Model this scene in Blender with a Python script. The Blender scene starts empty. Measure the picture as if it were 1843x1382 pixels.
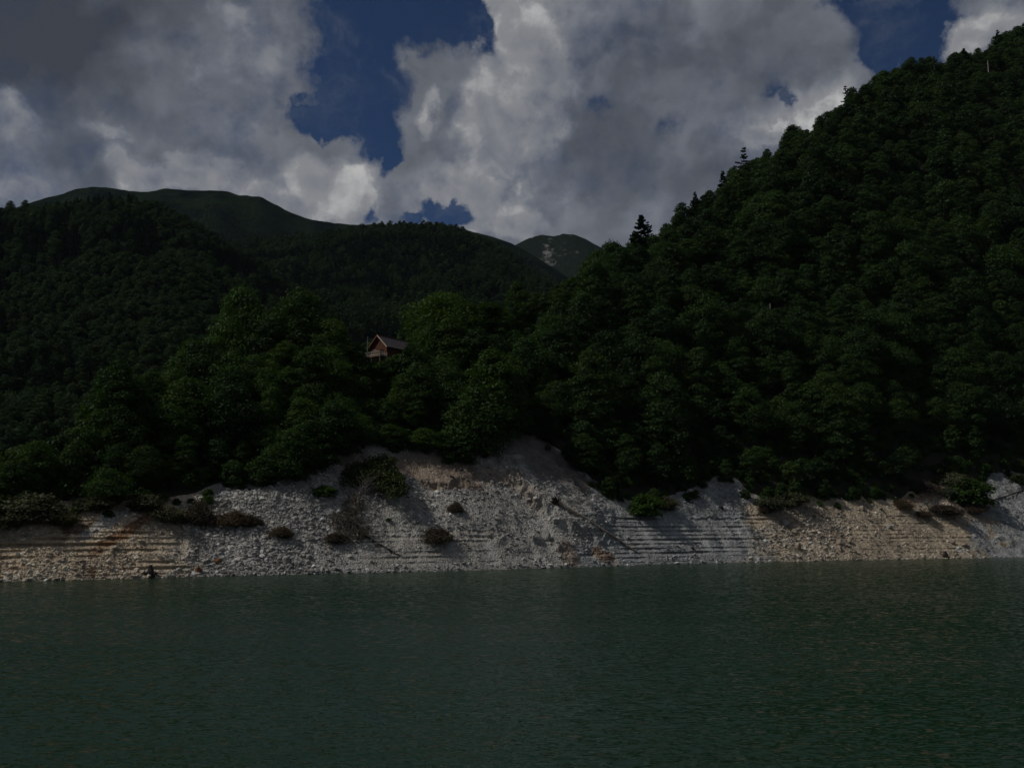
import bpy, math, random
import numpy as np
from mathutils import Vector, Matrix, Euler

R = math.radians
rng = np.random.default_rng(7)
random.seed(7)
scene = bpy.context.scene
COL = scene.collection

# ------------------------------------------------------------------ camera
EYE = 9.0
PITCH = R(8.8)
F = 1662.0            # focal length in photo pixels (1843 wide)
cam_data = bpy.data.cameras.new('camera')
cam = bpy.data.objects.new('camera', cam_data)
COL.objects.link(cam)
cam.location = (0, 0, EYE)
cam.rotation_euler = (math.pi / 2 + PITCH, 0, 0)
cam_data.sensor_width = 36
cam_data.lens = 36 * F / 1843
cam_data.clip_start = 0.5
cam_data.clip_end = 40000
scene.camera = cam

# ------------------------------------------------------------------ exposure
EXPO = -1.15
scene.view_settings.view_transform = 'Standard'
scene.view_settings.look = 'None'
scene.view_settings.gamma = 1
scene.view_settings.use_curve_mapping = False
scene.view_settings.exposure = EXPO
scene.cycles.max_bounces = 5
scene.cycles.diffuse_bounces = 2
scene.cycles.glossy_bounces = 2
scene.cycles.transmission_bounces = 2
scene.cycles.volume_bounces = 0
scene.cycles.use_denoising = True
scene.cycles.caustics_reflective = False
scene.cycles.caustics_refractive = False

# ------------------------------------------------------------------ sun
SUN = Vector((-0.62, -0.12, 0.77)).normalized()      # towards the sun
sun_el = math.asin(SUN.z)
sun_az = math.atan2(SUN.x, SUN.y)
sd = bpy.data.lights.new('sun', 'SUN')
sd.energy = 4.6
sd.angle = R(0.5)
sd.color = (1.0, 0.95, 0.88)
so = bpy.data.objects.new('sun', sd)
COL.objects.link(so)
so.location = (-200, 0, 400)
so.rotation_euler = SUN.to_track_quat('Z', 'Y').to_euler()


def ray(px, py):
    """photo pixel -> (a, e): x = a*Y, z = EYE + e*Y"""
    cx = (px - 921.5) / F
    cy = (691.0 - py) / F
    X, Y, Z = cx, math.cos(PITCH) - cy * math.sin(PITCH), math.sin(PITCH) + cy * math.cos(PITCH)
    return X / Y, Z / Y


def azel(px, py):
    a, e = ray(px, py)
    return math.atan2(a, 1), math.atan2(e, math.sqrt(1 + a * a))


# ------------------------------------------------------------------ node helpers
class NT:
    def __init__(self, tree):
        self.t = tree

    def n(self, typ, **kw):
        nd = self.t.nodes.new(typ)
        for k, v in kw.items():
            setattr(nd, k, v)
        return nd

    def _set(self, sock, v):
        if v is None:
            return
        if isinstance(v, bpy.types.NodeSocket):
            self.t.links.new(v, sock)
        else:
            sock.default_value = v

    def m(self, op, a, b=None, c=None, clamp=False):
        nd = self.n('ShaderNodeMath', operation=op, use_clamp=clamp)
        for i, v in enumerate((a, b, c)):
            self._set(nd.inputs[i], v)
        return nd.outputs[0]

    def vm(self, op, a, b=None, scale=None):
        nd = self.n('ShaderNodeVectorMath', operation=op)
        self._set(nd.inputs[0], a)
        if b is not None:
            self._set(nd.inputs[1], b)
        if scale is not None:
            self._set(nd.inputs['Scale'], scale)
        return nd.outputs['Value'] if op in ('LENGTH', 'DOT_PRODUCT', 'DISTANCE') else nd.outputs[0]

    def noise(self, vec, scale, detail=4, rough=0.5, lac=2.0, dist=0.0, color=False):
        nd = self.n('ShaderNodeTexNoise')
        if vec is not None:
            self._set(nd.inputs['Vector'], vec)
        for k, v in (('Scale', scale), ('Detail', detail), ('Roughness', rough), ('Lacunarity', lac), ('Distortion', dist)):
            nd.inputs[k].default_value = v
        return nd.outputs['Color' if color else 'Fac']

    def mix(self, f, a, b, mode='MIX'):
        nd = self.n('ShaderNodeMix', data_type='RGBA', blend_type=mode)
        self._set(nd.inputs[0], f)
        self._set(nd.inputs[6], a)
        self._set(nd.inputs[7], b)
        return nd.outputs[2]

    def ss(self, v, lo, hi, olo=0.0, ohi=1.0):
        nd = self.n('ShaderNodeMapRange', interpolation_type='SMOOTHSTEP')
        self._set(nd.inputs[0], v)
        for i, x in enumerate((lo, hi, olo, ohi)):
            nd.inputs[i + 1].default_value = x
        return nd.outputs[0]


def rgb(r, g, b):
    return (r, g, b, 1.0)


# ------------------------------------------------------------------ sky: Nishita + cumulus
world = bpy.data.worlds.new('World')
scene.world = world
world.use_nodes = True
W = NT(world.node_tree)
world.node_tree.nodes.clear()
SKY_STRENGTH = 0.10
sky = W.n('ShaderNodeTexSky', sky_type='NISHITA')
sky.sun_disc = False
sky.sun_elevation = sun_el
sky.sun_rotation = sun_az
sky.altitude = 1500
sky.air_density = 1.0
sky.dust_density = 0.4
sky.ozone_density = 2.5
tc = W.n('ShaderNodeTexCoord')
D = W.vm('NORMALIZE', tc.outputs['Generated'])
# slow and fast wobble of the cloud outlines
w1 = W.vm('SUBTRACT', W.noise(D, 5.0, 5, 0.55, color=True), (0.5, 0.5, 0.5))
w2 = W.vm('SUBTRACT', W.noise(D, 22.0, 6, 0.62, color=True), (0.5, 0.5, 0.5))
Dw = W.vm('ADD', W.vm('ADD', D, W.vm('SCALE', w1, scale=0.11)), W.vm('SCALE', w2, scale=0.055))
sep = W.n('ShaderNodeSeparateXYZ')
world.node_tree.links.new(Dw, sep.inputs[0])
az = W.m('ARCTAN2', sep.outputs[0], sep.outputs[1])
el = W.m('ARCSINE', sep.outputs[2])
cmb = W.n('ShaderNodeCombineXYZ')
W._set(cmb.inputs[0], az)
W._set(cmb.inputs[1], el)
P2 = cmb.outputs[0]
PXR = 1.0 / F


def blob(px, py, rx, ry):
    a, e = azel(px, py)
    v = W.vm('SUBTRACT', P2, (a, e, 0))
    v = W.vm('MULTIPLY', v, (1 / (rx * PXR), 1 / (ry * PXR), 0))
    return W.m('SUBTRACT', 1.0, W.vm('LENGTH', v))


def union(lst):
    o = None
    for b in lst:
        s = blob(*b[:4])
        if len(b) > 4:
            s = W.m('MULTIPLY', s, b[4])
        s = W.m('MAXIMUM', s, 0.0)
        o = s if o is None else W.m('SMOOTH_MAX', o, s, 0.12)
    return o


holes = union([
    (745, 40, 120, 80),    (695, -10, 185, 130), (634, 105, 130, 150), (842, 72, 82, 66), (560, 210, 75, 34), (660, 225, 66, 70),
    (688, 275, 30, 42, .9), (810, 388, 55, 26, .8), (752, 396, 40, 18, .7), (672, 372, 22, 26, .45), (1650, 45, 150, 110),
    (1570, 15, 80, 60), (1590, 110, 50, 50), (1128, 196, 46, 22, .27), (1222, 248, 38, 30, .30), (1412, 195, 18, 30, .6),
    (1395, 175, 30, 20, .3)])
puffs = union([(775, 175, 44, 24, .45), (742, 125, 34, 12, .4), (800, 150, 50, 14, .25), (1800, 65, 80, 52, 1.2), (760, 200, 45, 40, .9),
               (720, 300, 55, 30, .8), (520, 270, 90, 50, .8), (590, 330, 90, 60, .8), (1640, 60, 60, 60, .25), (1470, 190, 60, 40, .9),
               (900, 20, 60, 50, .9)])
nz = W.noise(D, 9.0, 11, 0.60)
nz2 = W.noise(D, 38.0, 7, 0.62)
dens = W.m('ADD', 0.46, W.m('MULTIPLY', W.m('SUBTRACT', nz, 0.5), 1.15))
dens = W.m('ADD', dens, W.m('MULTIPLY', W.m('SUBTRACT', nz2, 0.5), 0.68))
dens = W.m('SUBTRACT', dens, W.m('MULTIPLY', holes, 2.0))
dens = W.m('ADD', dens, W.m('MULTIPLY', puffs, 1.3))
cover = W.m('POWER', W.ss(dens, -0.16, 0.55), 0.75)
veil = W.m('MULTIPLY', W.ss(W.noise(W.vm('MULTIPLY', Dw, (1.0, 1.0, 1.6)), 6.0, 9, 0.66, dist=0.8), 0.48, 0.80), 0.40)
cover = W.m('MAXIMUM', cover, veil)
# light and thickness of the cloud masses
bright = union([
    (1000, 60, 180, 130, .62), (900, 270, 150, 130, .8), (800, 340, 120, 80, .75), (560, 330, 150, 80, .9), (370, 330, 90, 60, .8), (230, 335, 80, 40, .8),
    (900, 60, 70, 70, .9), (300, 170, 140, 110, .4), (460, 110, 110, 120, .35), (1480, 210, 130, 60, .85), (1380, 250, 120, 60, .5), (1800, 60, 110, 70, .85),
    (1020, 360, 60, 60, .4), (20, 240, 90, 90, .5), (30, 350, 90, 60, .65), (160, 260, 90, 50, .35), (420, 240, 110, 60, .4), (900, 400, 120, 60, .5), (1180, 400, 80, 40, .3)])
# cumulus towers with their own crisp sunlit outlines
tw = W.m('SUBTRACT', union([(430, 60, 130, 80, .5), (235, 345, 95, 52), (365, 322, 95, 66), (330, 345, 120, 40), (560, 320, 150, 92), (640, 370, 90, 60), (500, 380, 160, 70), (20, 370, 70, 50), (20, 215, 90, 70, .8),
                            (900, 235, 150, 140), (860, 330, 170, 100), (1000, 180, 120, 160, .8), (960, 60, 120, 110), (900, 120, 60, 70), (900, 400, 150, 60), (1480, 225, 90, 44), (1400, 260, 90, 36),
                            (1800, 70, 90, 60), (190, 275, 90, 34, .7), (470, 120, 90, 120, .6), (370, 165, 60, 50, .5), (760, 220, 40, 60, .7)]), 0.22)
dark = union([(60, 60, 340, 180, 1.6), (260, 20, 260, 130, .7), (130, 170, 200, 70, .5), (1130, 250, 220, 160, .45), (1200, 110, 260, 120, .45),
              (1000, 330, 140, 60, .25)])
def cloud_height(vec):
    vo = W.n('ShaderNodeTexVoronoi', feature='SMOOTH_F1')
    W._set(vo.inputs['Vector'], vec)
    for k_, v_ in (('Scale', 8.5), ('Detail', 3.0), ('Roughness', .52), ('Smoothness', .6)):
        vo.inputs[k_].default_value = v_
    return W.m('SUBTRACT', W.noise(vec, 5.0, 8, 0.55), W.m('MULTIPLY', vo.outputs['Distance'], 0.42))


wD = W.vm('ADD', D, W.vm('SCALE', W.vm('SUBTRACT', W.noise(D, 9.0, 5, 0.6, color=True), (.5, .5, .5)), scale=0.09))
nA = cloud_height(wD)
nB = cloud_height(W.vm('ADD', wD, (-0.014, 0.0, 0.016)))
relief = W.m('SUBTRACT', nA, nB)
f1 = W.m('MULTIPLY_ADD', bright, 0.72, 0.40)
f1 = W.m('SUBTRACT', f1, W.m('MULTIPLY', dark, 0.42))
f1 = W.m('ADD', f1, W.m('MULTIPLY', relief, 1.0))
f1 = W.m('ADD', f1, W.m('MULTIPLY', W.m('SUBTRACT', W.noise(D, 6.0, 6, 0.5), 0.5), 0.22))
twn = W.m('ADD', tw, W.m('MULTIPLY', W.m('SUBTRACT', nA, 0.32), 0.55))
twn = W.m('ADD', twn, W.m('MULTIPLY', W.m('SUBTRACT', nz2, 0.5), 0.22))
tmask = W.ss(twn, -0.05, 0.26)
tlum = W.m('ADD', W.m('SUBTRACT', 0.94, W.m('MULTIPLY', W.m('MAXIMUM', twn, 0.0), 0.46)), W.m('MULTIPLY', relief, 1.6))
f1 = W.m('ADD', f1, W.m('MULTIPLY', W.m('MULTIPLY', W.m('SUBTRACT', tlum, f1), tmask), 0.80))
lit = W.m('MAXIMUM', W.m('MINIMUM', f1, 1.0), 0.0)
K = 2 ** (-EXPO)
ramp = W.n('ShaderNodeValToRGB')
W._set(ramp.inputs[0], lit)
cr = ramp.color_ramp
cr.elements[0].position = 0.0
cr.elements[0].color = rgb(.045, .050, .062)
cr.elements[1].position = 1.0
cr.elements[1].color = rgb(.45, .45, .445)
for p, c in ((.3, (.088, .098, .118)), (.55, (.150, .162, .190)), (.8, (.235, .240, .255))):
    e_ = cr.elements.new(p)
    e_.color = rgb(*c)
cl = W.vm('SCALE', ramp.outputs[0], scale=K / SKY_STRENGTH)
skyc = W.mix(1.0, sky.outputs[0], rgb(0.25, 0.375, 0.54), 'MULTIPLY')
final = W.mix(cover, skyc, cl)
bg = W.n('ShaderNodeBackground')
bg.inputs[1].default_value = SKY_STRENGTH
W._set(bg.inputs[0], final)
wo = W.n('ShaderNodeOutputWorld')
world.node_tree.links.new(bg.outputs[0], wo.inputs[0])
world.cycles.sampling_method = 'MANUAL'
world.cycles.sample_map_resolution = 512


# ------------------------------------------------------------------ numpy noise
def _hash(ix, iy, iz, seed):
    h = (ix * 374761393 + iy * 668265263 + iz * 2147483647 + seed * 1274126177) & 0xFFFFFFFF
    h = ((h ^ (h >> 13)) * 1274126177) & 0xFFFFFFFF
    h = (h ^ (h >> 16)) & 0xFFFF
    return h / 32767.5 - 1.0


def vnoise(x, y, z, seed=0):
    x, y, z = np.broadcast_arrays(np.asarray(x, float), np.asarray(y, float), np.asarray(z, float))
    ix, iy, iz = np.floor(x).astype(np.int64), np.floor(y).astype(np.int64), np.floor(z).astype(np.int64)
    fx, fy, fz = x - ix, y - iy, z - iz
    fx, fy, fz = (t * t * t * (t * (t * 6 - 15) + 10) for t in (fx, fy, fz))
    o = 0
    for dx in (0, 1):
        wx = fx if dx else 1 - fx
        for dy in (0, 1):
            wy = fy if dy else 1 - fy
            for dz in (0, 1):
                wz = fz if dz else 1 - fz
                o = o + wx * wy * wz * _hash(ix + dx, iy + dy, iz + dz, seed)
    return o


def fbm(x, y, z, octv=4, seed=0, gain=0.5):
    o, amp, f, tot = 0, 1.0, 1.0, 0
    for k in range(octv):
        o = o + amp * vnoise(x * f + 17.3 * k, y * f - 9.1 * k, z * f + 4.7 * k, seed + k)
        tot += amp
        amp *= gain
        f *= 2.03
    return o / tot


def sstep(x, lo, hi):
    t = np.clip((x - lo) / (hi - lo), 0, 1)
    return t * t * (3 - 2 * t)


# ------------------------------------------------------------------ mesh helpers
def link(name, me, mat=None, parent=None):
    o = bpy.data.objects.new(name, me)
    COL.objects.link(o)
    if mat and me is not None and not me.materials:
        me.materials.append(mat)
    if parent:
        o.parent = parent
    return o


def np_mesh(name, V, Fc, smooth=False):
    """V (n,3), Fc (m,k)"""
    me = bpy.data.meshes.new(name)
    V = np.asarray(V, np.float32)
    Fc = np.asarray(Fc, np.int32)
    me.vertices.add(len(V))
    me.vertices.foreach_set('co', V.ravel())
    m, k = Fc.shape
    me.loops.add(m * k)
    me.loops.foreach_set('vertex_index', Fc.ravel())
    me.polygons.add(m)
    me.polygons.foreach_set('loop_start', np.arange(0, m * k, k, dtype=np.int32))
    me.polygons.foreach_set('use_smooth', np.full(m, smooth))
    me.update(calc_edges=True)
    return me


def grid_faces(nr, nc):
    i = np.arange(nr - 1)[:, None] * nc + np.arange(nc - 1)[None, :]
    i = i.ravel()
    return np.stack([i, i + 1, i + nc + 1, i + nc], 1)


def tag(o, label=None, cat=None, group=None, kind=None):
    for k, v in (('label', label), ('category', cat), ('group', group), ('kind', kind)):
        if v:
            o[k] = v
    return o


def empty(name, loc=(0, 0, 0), rot=(0, 0, 0), sc=(1, 1, 1)):
    o = bpy.data.objects.new(name, None)
    COL.objects.link(o)
    o.location, o.rotation_euler, o.scale = loc, rot, sc
    o.empty_display_size = 0.5
    return o


class MB:
    """collects boxes, tubes and lumps for one mesh"""

    def __init__(self):
        self.v, self.f = [], []

    def add(self, vs, fs):
        b = len(self.v)
        self.v += [tuple(p) for p in vs]
        self.f += [tuple(i + b for i in f) for f in fs]

    def box(self, c, s, rot=None, taper=1.0):
        pts = []
        for sx, sy, sz in ((-1, -1, -1), (1, -1, -1), (1, 1, -1), (-1, 1, -1), (-1, -1, 1), (1, -1, 1), (1, 1, 1), (-1, 1, 1)):
            t = taper if sz > 0 else 1
            p = Vector((sx * s[0] / 2 * t, sy * s[1] / 2 * t, sz * s[2] / 2))
            if rot is not None:
                p = rot @ p
            pts.append(p + Vector(c))
        self.add(pts, [(0, 3, 2, 1), (4, 5, 6, 7), (0, 1, 5, 4), (1, 2, 6, 5), (2, 3, 7, 6), (3, 0, 4, 7)])

    def bar(self, a, b, w, h=None):
        a, b = Vector(a), Vector(b)
        d = b - a
        q = d.to_track_quat('Z', 'Y').to_matrix()
        self.box((a + b) / 2, (w, h or w, d.length), q)

    def tube(self, pts, rad, n=6, jag=0.0):
        pts = [Vector(p) for p in pts]
        rings = []
        vs = []
        up = Vector((0.13, 0.31, 0.94))
        for i, p in enumerate(pts):
            d = (pts[min(i + 1, len(pts) - 1)] - pts[max(i - 1, 0)])
            if d.length < 1e-6:
                d = Vector((0, 0, 1))
            d.normalize()
            x = d.cross(up)
            if x.length < 0.05:
                x = d.cross(Vector((1, 0, 0)))
            x.normalize()
            y = d.cross(x)
            r = rad[i]
            for k in range(n):
                a = 2 * math.pi * k / n
                rr = r * (1 + random.uniform(-jag, jag))
                vs.append(p + (x * math.cos(a) + y * math.sin(a)) * rr)
        fs = []
        for i in range(len(pts) - 1):
            for k in range(n):
                k2 = (k + 1) % n
                fs.append((i * n + k, i * n + k2, (i + 1) * n + k2, (i + 1) * n + k))
        fs.append(tuple(range(n - 1, -1, -1)))
        fs.append(tuple((len(pts) - 1) * n + k for k in range(n)))
        self.add(vs, fs)

    def mesh(self, name, smooth=False):
        me = bpy.data.meshes.new(name)
        me.from_pydata(self.v, [], self.f)
        if smooth:
            me.polygons.foreach_set('use_smooth', [True] * len(me.polygons))
        me.update()
        return me

    def build(self, name, mat, parent=None, smooth=False):
        return link(name, self.mesh(name, smooth), mat, parent)


# ------------------------------------------------------------------ materials
def new_mat(name):
    m = bpy.data.materials.new(name)
    m.use_nodes = True
    t = m.node_tree
    t.nodes.clear()
    n = NT(t)
    out = n.n('ShaderNodeOutputMaterial')
    return m, n, out


def principled(n, out, base, rough=0.8, spec=0.3, normal=None, metallic=0.0):
    b = n.n('ShaderNodeBsdfPrincipled')
    n._set(b.inputs['Base Color'], base)
    n._set(b.inputs['Roughness'], rough)
    n._set(b.inputs['Metallic'], metallic)
    b.inputs['Specular IOR Level'].default_value = spec
    if normal is not None:
        n._set(b.inputs['Normal'], normal)
    n.t.links.new(b.outputs[0], out.inputs[0])
    return b


def bump(n, h, strength=0.5, dist=0.1, normal=None):
    b = n.n('ShaderNodeBump')
    b.inputs['Strength'].default_value = strength
    b.inputs['Distance'].default_value = dist
    n._set(b.inputs['Height'], h)
    if normal is not None:
        n._set(b.inputs['Normal'], normal)
    return b.outputs[0]


def foliage_mat(name, c1, c2, c3, trans=0.22, obj_var=True, nscale=0.5):
    m, n, out = new_mat(name)
    geo = n.n('ShaderNodeNewGeometry')
    oi = n.n('ShaderNodeObjectInfo')
    big = n.noise(geo.outputs['Position'], 0.035, 2)
    sm = n.noise(geo.outputs['Position'], nscale, 3, 0.6)
    c = n.mix(n.ss(n.m('ADD', n.m('MULTIPLY', oi.outputs['Random'], 0.55), n.m('MULTIPLY', big, 0.6)), 0.15, 0.95), rgb(*c1), rgb(*c2))
    c = n.mix(n.ss(sm, 0.52, 0.75), c, rgb(*c3))
    r2 = n.m('FRACT', n.m('MULTIPLY', oi.outputs['Random'], 17.31))
    c = n.mix(n.m('MULTIPLY', n.ss(r2, 0.55, 1.0), 0.55), c, n.mix(1.0, c, rgb(1.32, 1.12, 0.92), 'MULTIPLY'))
    c = n.mix(n.m('MULTIPLY', n.ss(r2, 0.35, 0.0), 0.6), c, n.mix(1.0, c, rgb(0.55, 0.70, 1.1), 'MULTIPLY'))
    d = n.n('ShaderNodeBsdfDiffuse')
    n._set(d.inputs[0], c)
    tr = n.n('ShaderNodeBsdfTranslucent')
    n._set(tr.inputs[0], n.mix(1.0, c, rgb(1.15, 1.25, 0.5), 'MULTIPLY'))
    gl = n.n('ShaderNodeBsdfGlossy')
    gl.inputs['Roughness'].default_value = 0.5
    gl.inputs[0].default_value = rgb(.7, .8, .75)
    mx = n.n('ShaderNodeMixShader')
    mx.inputs[0].default_value = trans
    n.t.links.new(d.outputs[0], mx.inputs[1])
    n.t.links.new(tr.outputs[0], mx.inputs[2])
    m2 = n.n('ShaderNodeMixShader')
    m2.inputs[0].default_value = 0.012
    n.t.links.new(mx.outputs[0], m2.inputs[1])
    n.t.links.new(gl.outputs[0], m2.inputs[2])
    n.t.links.new(m2.outputs[0], out.inputs[0])
    return m


M_LEAF = foliage_mat('beech_foliage', (.015, .036, .006), (.038, .076, .010), (.046, .084, .015), 0.34)
M_LEAFM = foliage_mat('hillside_foliage', (.013, .030, .007), (.030, .060, .011), (.037, .068, .015), 0.30)
M_LEAFD = foliage_mat('cloud_shade_foliage', (.012, .028, .009), (.027, .052, .014), (.032, .058, .018), 0.30)  # far woods: cloud shade put into a darker leaf colour
M_CONIF = foliage_mat('conifer_foliage', (.007, .017, .007), (.013, .028, .009), (.017, .032, .012), 0.08)
M_SHRUB = foliage_mat('shrub_foliage', (.022, .036, .012), (.032, .050, .015), (.040, .046, .020), 0.15)
M_DRY = foliage_mat('dry_twig_foliage', (.072, .052, .040), (.090, .070, .052), (.072, .076, .044), 0.15)
M_OLIVE = foliage_mat('olive_shrub_foliage', (.058, .064, .034), (.076, .078, .044), (.066, .084, .036), 0.15)
M_YELL = foliage_mat('fresh_leaf_foliage', (.050, .085, .018), (.070, .105, .022), (.085, .115, .030), 0.25)


def bark_mat(name, c1, c2, rough=0.9):
    m, n, out = new_mat(name)
    geo = n.n('ShaderNodeNewGeometry')
    t = n.noise(geo.outputs['Position'], 3.0, 6, 0.65)
    principled(n, out, n.mix(n.ss(t, .35, .68), rgb(*c1), rgb(*c2)), rough, 0.15, bump(n, t, 0.6, 0.05))
    return m


M_BARK = bark_mat('grey_bark', (.05, .045, .038), (.12, .11, .10))
M_PALE = bark_mat('bleached_wood', (.22, .20, .18), (.42, .40, .36))
M_LOG = bark_mat('weathered_log', (.16, .135, .11), (.36, .32, .27))
M_DARKLOG = bark_mat('wet_dark_wood', (.02, .017, .015), (.05, .042, .036))


def rock_mat(name, attr_type='GEOMETRY', scale=1.0, strata=False):
    m, n, out = new_mat(name)
    geo = n.n('ShaderNodeNewGeometry')
    at = n.n('ShaderNodeAttribute', attribute_type=attr_type, attribute_name='col')
    t1 = n.noise(geo.outputs['Position'], 2.2 * scale, 7, 0.68)
    t2 = n.noise(geo.outputs['Position'], 0.35 * scale, 4, 0.6)
    vo = n.n('ShaderNodeTexVoronoi')
    n._set(vo.inputs['Vector'], geo.outputs['Position'])
    vo.inputs['Scale'].default_value = 3.2 * scale
    cell = n.m('MULTIPLY', n.m('SUBTRACT', n.vm('DOT_PRODUCT', vo.outputs['Color'], (.33, .33, .33)), .5), 1.0)
    v = n.m('ADD', n.m('MULTIPLY', n.m('SUBTRACT', t1, .5), 1.1), n.m('MULTIPLY', n.m('SUBTRACT', t2, .5), .7))
    v = n.m('ADD', v, n.m('MULTIPLY', cell, 0.75))
    v = n.m('ADD', 1.0, v)
    if attr_type == 'INSTANCER':
        oi = n.n('ShaderNodeObjectInfo')
        v = n.m('ADD', n.m('MULTIPLY', v, .6), .4)
    c = n.vm('SCALE', at.outputs['Color'], scale=v)
    h = n.m('ADD', t1, n.m('MULTIPLY', vo.outputs['Distance'], -0.9))
    principled(n, out, c, 0.92, 0.15, bump(n, h, 0.9, 0.25 / scale))
    return m


M_BANK = rock_mat('scree_bank_rock')
M_STONE = rock_mat('loose_stone', 'INSTANCER', 1.6)


def plain_rock(name, c1, c2, sc=1.5, bs=0.5):
    m, n, out = new_mat(name)
    geo = n.n('ShaderNodeNewGeometry')
    t = n.noise(geo.outputs['Position'], sc, 7, 0.65)
    principled(n, out, n.mix(n.ss(t, .3, .7), rgb(*c1), rgb(*c2)), .9, .2, bump(n, t, bs, 0.2))
    return m


M_BOULDER = plain_rock('grey_boulder_rock', (.20, .195, .18), (.36, .355, .33))
M_TANB = plain_rock('tan_boulder_rock', (.20, .165, .13), (.34, .28, .22))
M_DARKB = plain_rock('dark_wet_rock', (.022, .016, .014), (.06, .045, .038))
M_ORANGE = plain_rock('rusty_earth', (.10, .048, .024), (.19, .095, .045))
M_FLOOR = plain_rock('forest_floor', (.012, .016, .008), (.03, .028, .016), .3)

# far hills: fuzzy canopy and bare slips
m, n, out = new_mat('mountain_canopy')
geo = n.n('ShaderNodeNewGeometry')
t = n.noise(geo.outputs['Position'], 0.012, 8, 0.7)
t2 = n.noise(geo.outputs['Position'], 0.10, 4, 0.7)
c = n.mix(n.ss(t, .35, .65), rgb(.001, .003, .004), rgb(.013, .025, .009))  # greens kept darker to stand for cloud shade over the ridges
c = n.mix(n.ss(t2, .45, .7), c, rgb(.002, .005, .005))
principled(n, out, c, 1.0, 0.0, bump(n, t2, 1.0, 6.0))
M_FAR = m
m, n, out = new_mat('alpine_slope')
geo = n.n('ShaderNodeNewGeometry')
at = n.n('ShaderNodeAttribute', attribute_type='GEOMETRY', attribute_name='col')
t = n.noise(geo.outputs['Position'], 0.035, 8, 0.75)
t2 = n.noise(geo.outputs['Position'], 0.09, 5, 0.7)
c = n.mix(n.ss(t2, .35, .65), rgb(.006, .011, .008), rgb(.014, .022, .010))
msk = n.m('MULTIPLY', n.n('ShaderNodeSeparateColor').outputs[0], 1.0)
sepc = n.t.nodes[-2] if False else None
sc_ = n.n('ShaderNodeSeparateColor')
n._set(sc_.inputs[0], at.outputs['Color'])
rockf = n.m('MULTIPLY', n.ss(n.m('ADD', n.m('MULTIPLY', t, 1.0), n.m('MULTIPLY', sc_.outputs[0], .55)), .80, .98), sc_.outputs[0])
c = n.mix(rockf, c, rgb(.23, .222, .21))
principled(n, out, c, 1.0, 0.0, bump(n, t2, 1.0, 10.0))
M_ALP = m

# ------------------------------------------------------------------ water
m, n, out = new_mat('lake_water')
geo = n.n('ShaderNodeNewGeometry')
pos = geo.outputs['Position']
sw = n.vm('MULTIPLY', pos, (0.42, 1.0, 1.0))
mp = n.n('ShaderNodeMapping')
mp.inputs['Rotation'].default_value = (0, 0, R(-14))
n._set(mp.inputs[0], pos)
mp.inputs['Scale'].default_value = (0.45, 1.15, 1.0)
h1 = n.noise(mp.outputs[0], 0.45, 3, 0.55, dist=0.4)
h2 = n.noise(mp.outputs[0], 1.9, 4, 0.62, dist=0.5)
h3 = n.noise(mp.outputs[0], 0.09, 3, 0.5)
gust = n.ss(n.noise(n.vm('MULTIPLY', pos, (.25, 1, 1)), 0.045, 4, 0.6), .3, .7, .55, 1.15)
hh = n.m('ADD', n.m('MULTIPLY', h1, 1.6), n.m('MULTIPLY', n.m('MULTIPLY', h2, 1.0), gust))
hh = n.m('ADD', hh, n.m('MULTIPLY', h3, 2.5))
mp2 = n.n('ShaderNodeMapping')
mp2.inputs['Rotation'].default_value = (0, 0, R(20))
n._set(mp2.inputs[0], pos)
mp2.inputs['Scale'].default_value = (0.55, 1.0, 1.0)
c1 = n.vm('SUBTRACT', n.noise(mp.outputs[0], 4.6, 4, 0.62, dist=0.5, color=True), (.5, .5, .5))
c2 = n.vm('SUBTRACT', n.noise(mp2.outputs[0], 1.8, 4, 0.6, dist=0.4, color=True), (.5, .5, .5))
c3 = n.vm('SUBTRACT', n.noise(mp2.outputs[0], 0.10, 2, 0.5, color=True), (.5, .5, .5))
sl_ = n.vm('ADD', n.vm('SCALE', c1, scale=n.m('MULTIPLY', gust, 1.5)), n.vm('ADD', n.vm('SCALE', c2, scale=1.05), n.vm('SCALE', c3, scale=0.06)))
sl_ = n.vm('ADD', n.vm('MULTIPLY', sl_, (1.0, 1.0, 0.0)), (0.0, -0.10, 1.0))
nrm = n.vm('NORMALIZE', sl_)
silt = n.mix(n.ss(n.noise(n.vm('MULTIPLY', pos, (.3, 1, 1)), 0.02, 3), .35, .65), rgb(.005, .022, .009), rgb(.007, .024, .012))
b = principled(n, out, silt, 0.12, 0.40, nrm)
b.inputs['IOR'].default_value = 1.333
M_WATER = m
S = 9000
me = np_mesh('water', [(-S, -300, 0), (S, -300, 0), (S, S, 0), (-S, S, 0)], [(0, 1, 2, 3)])
water = link('water', me, M_WATER)
tag(water, 'dark green rippled water of the reservoir lake', 'water', kind='structure')


# ------------------------------------------------------------------ near landmass
def curve(pts, which='e'):
    """[(px,py)] -> arrays a, e"""
    A = np.array([ray(*p) for p in pts])
    o = np.argsort(A[:, 0])
    return A[o, 0], A[o, 1]


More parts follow.
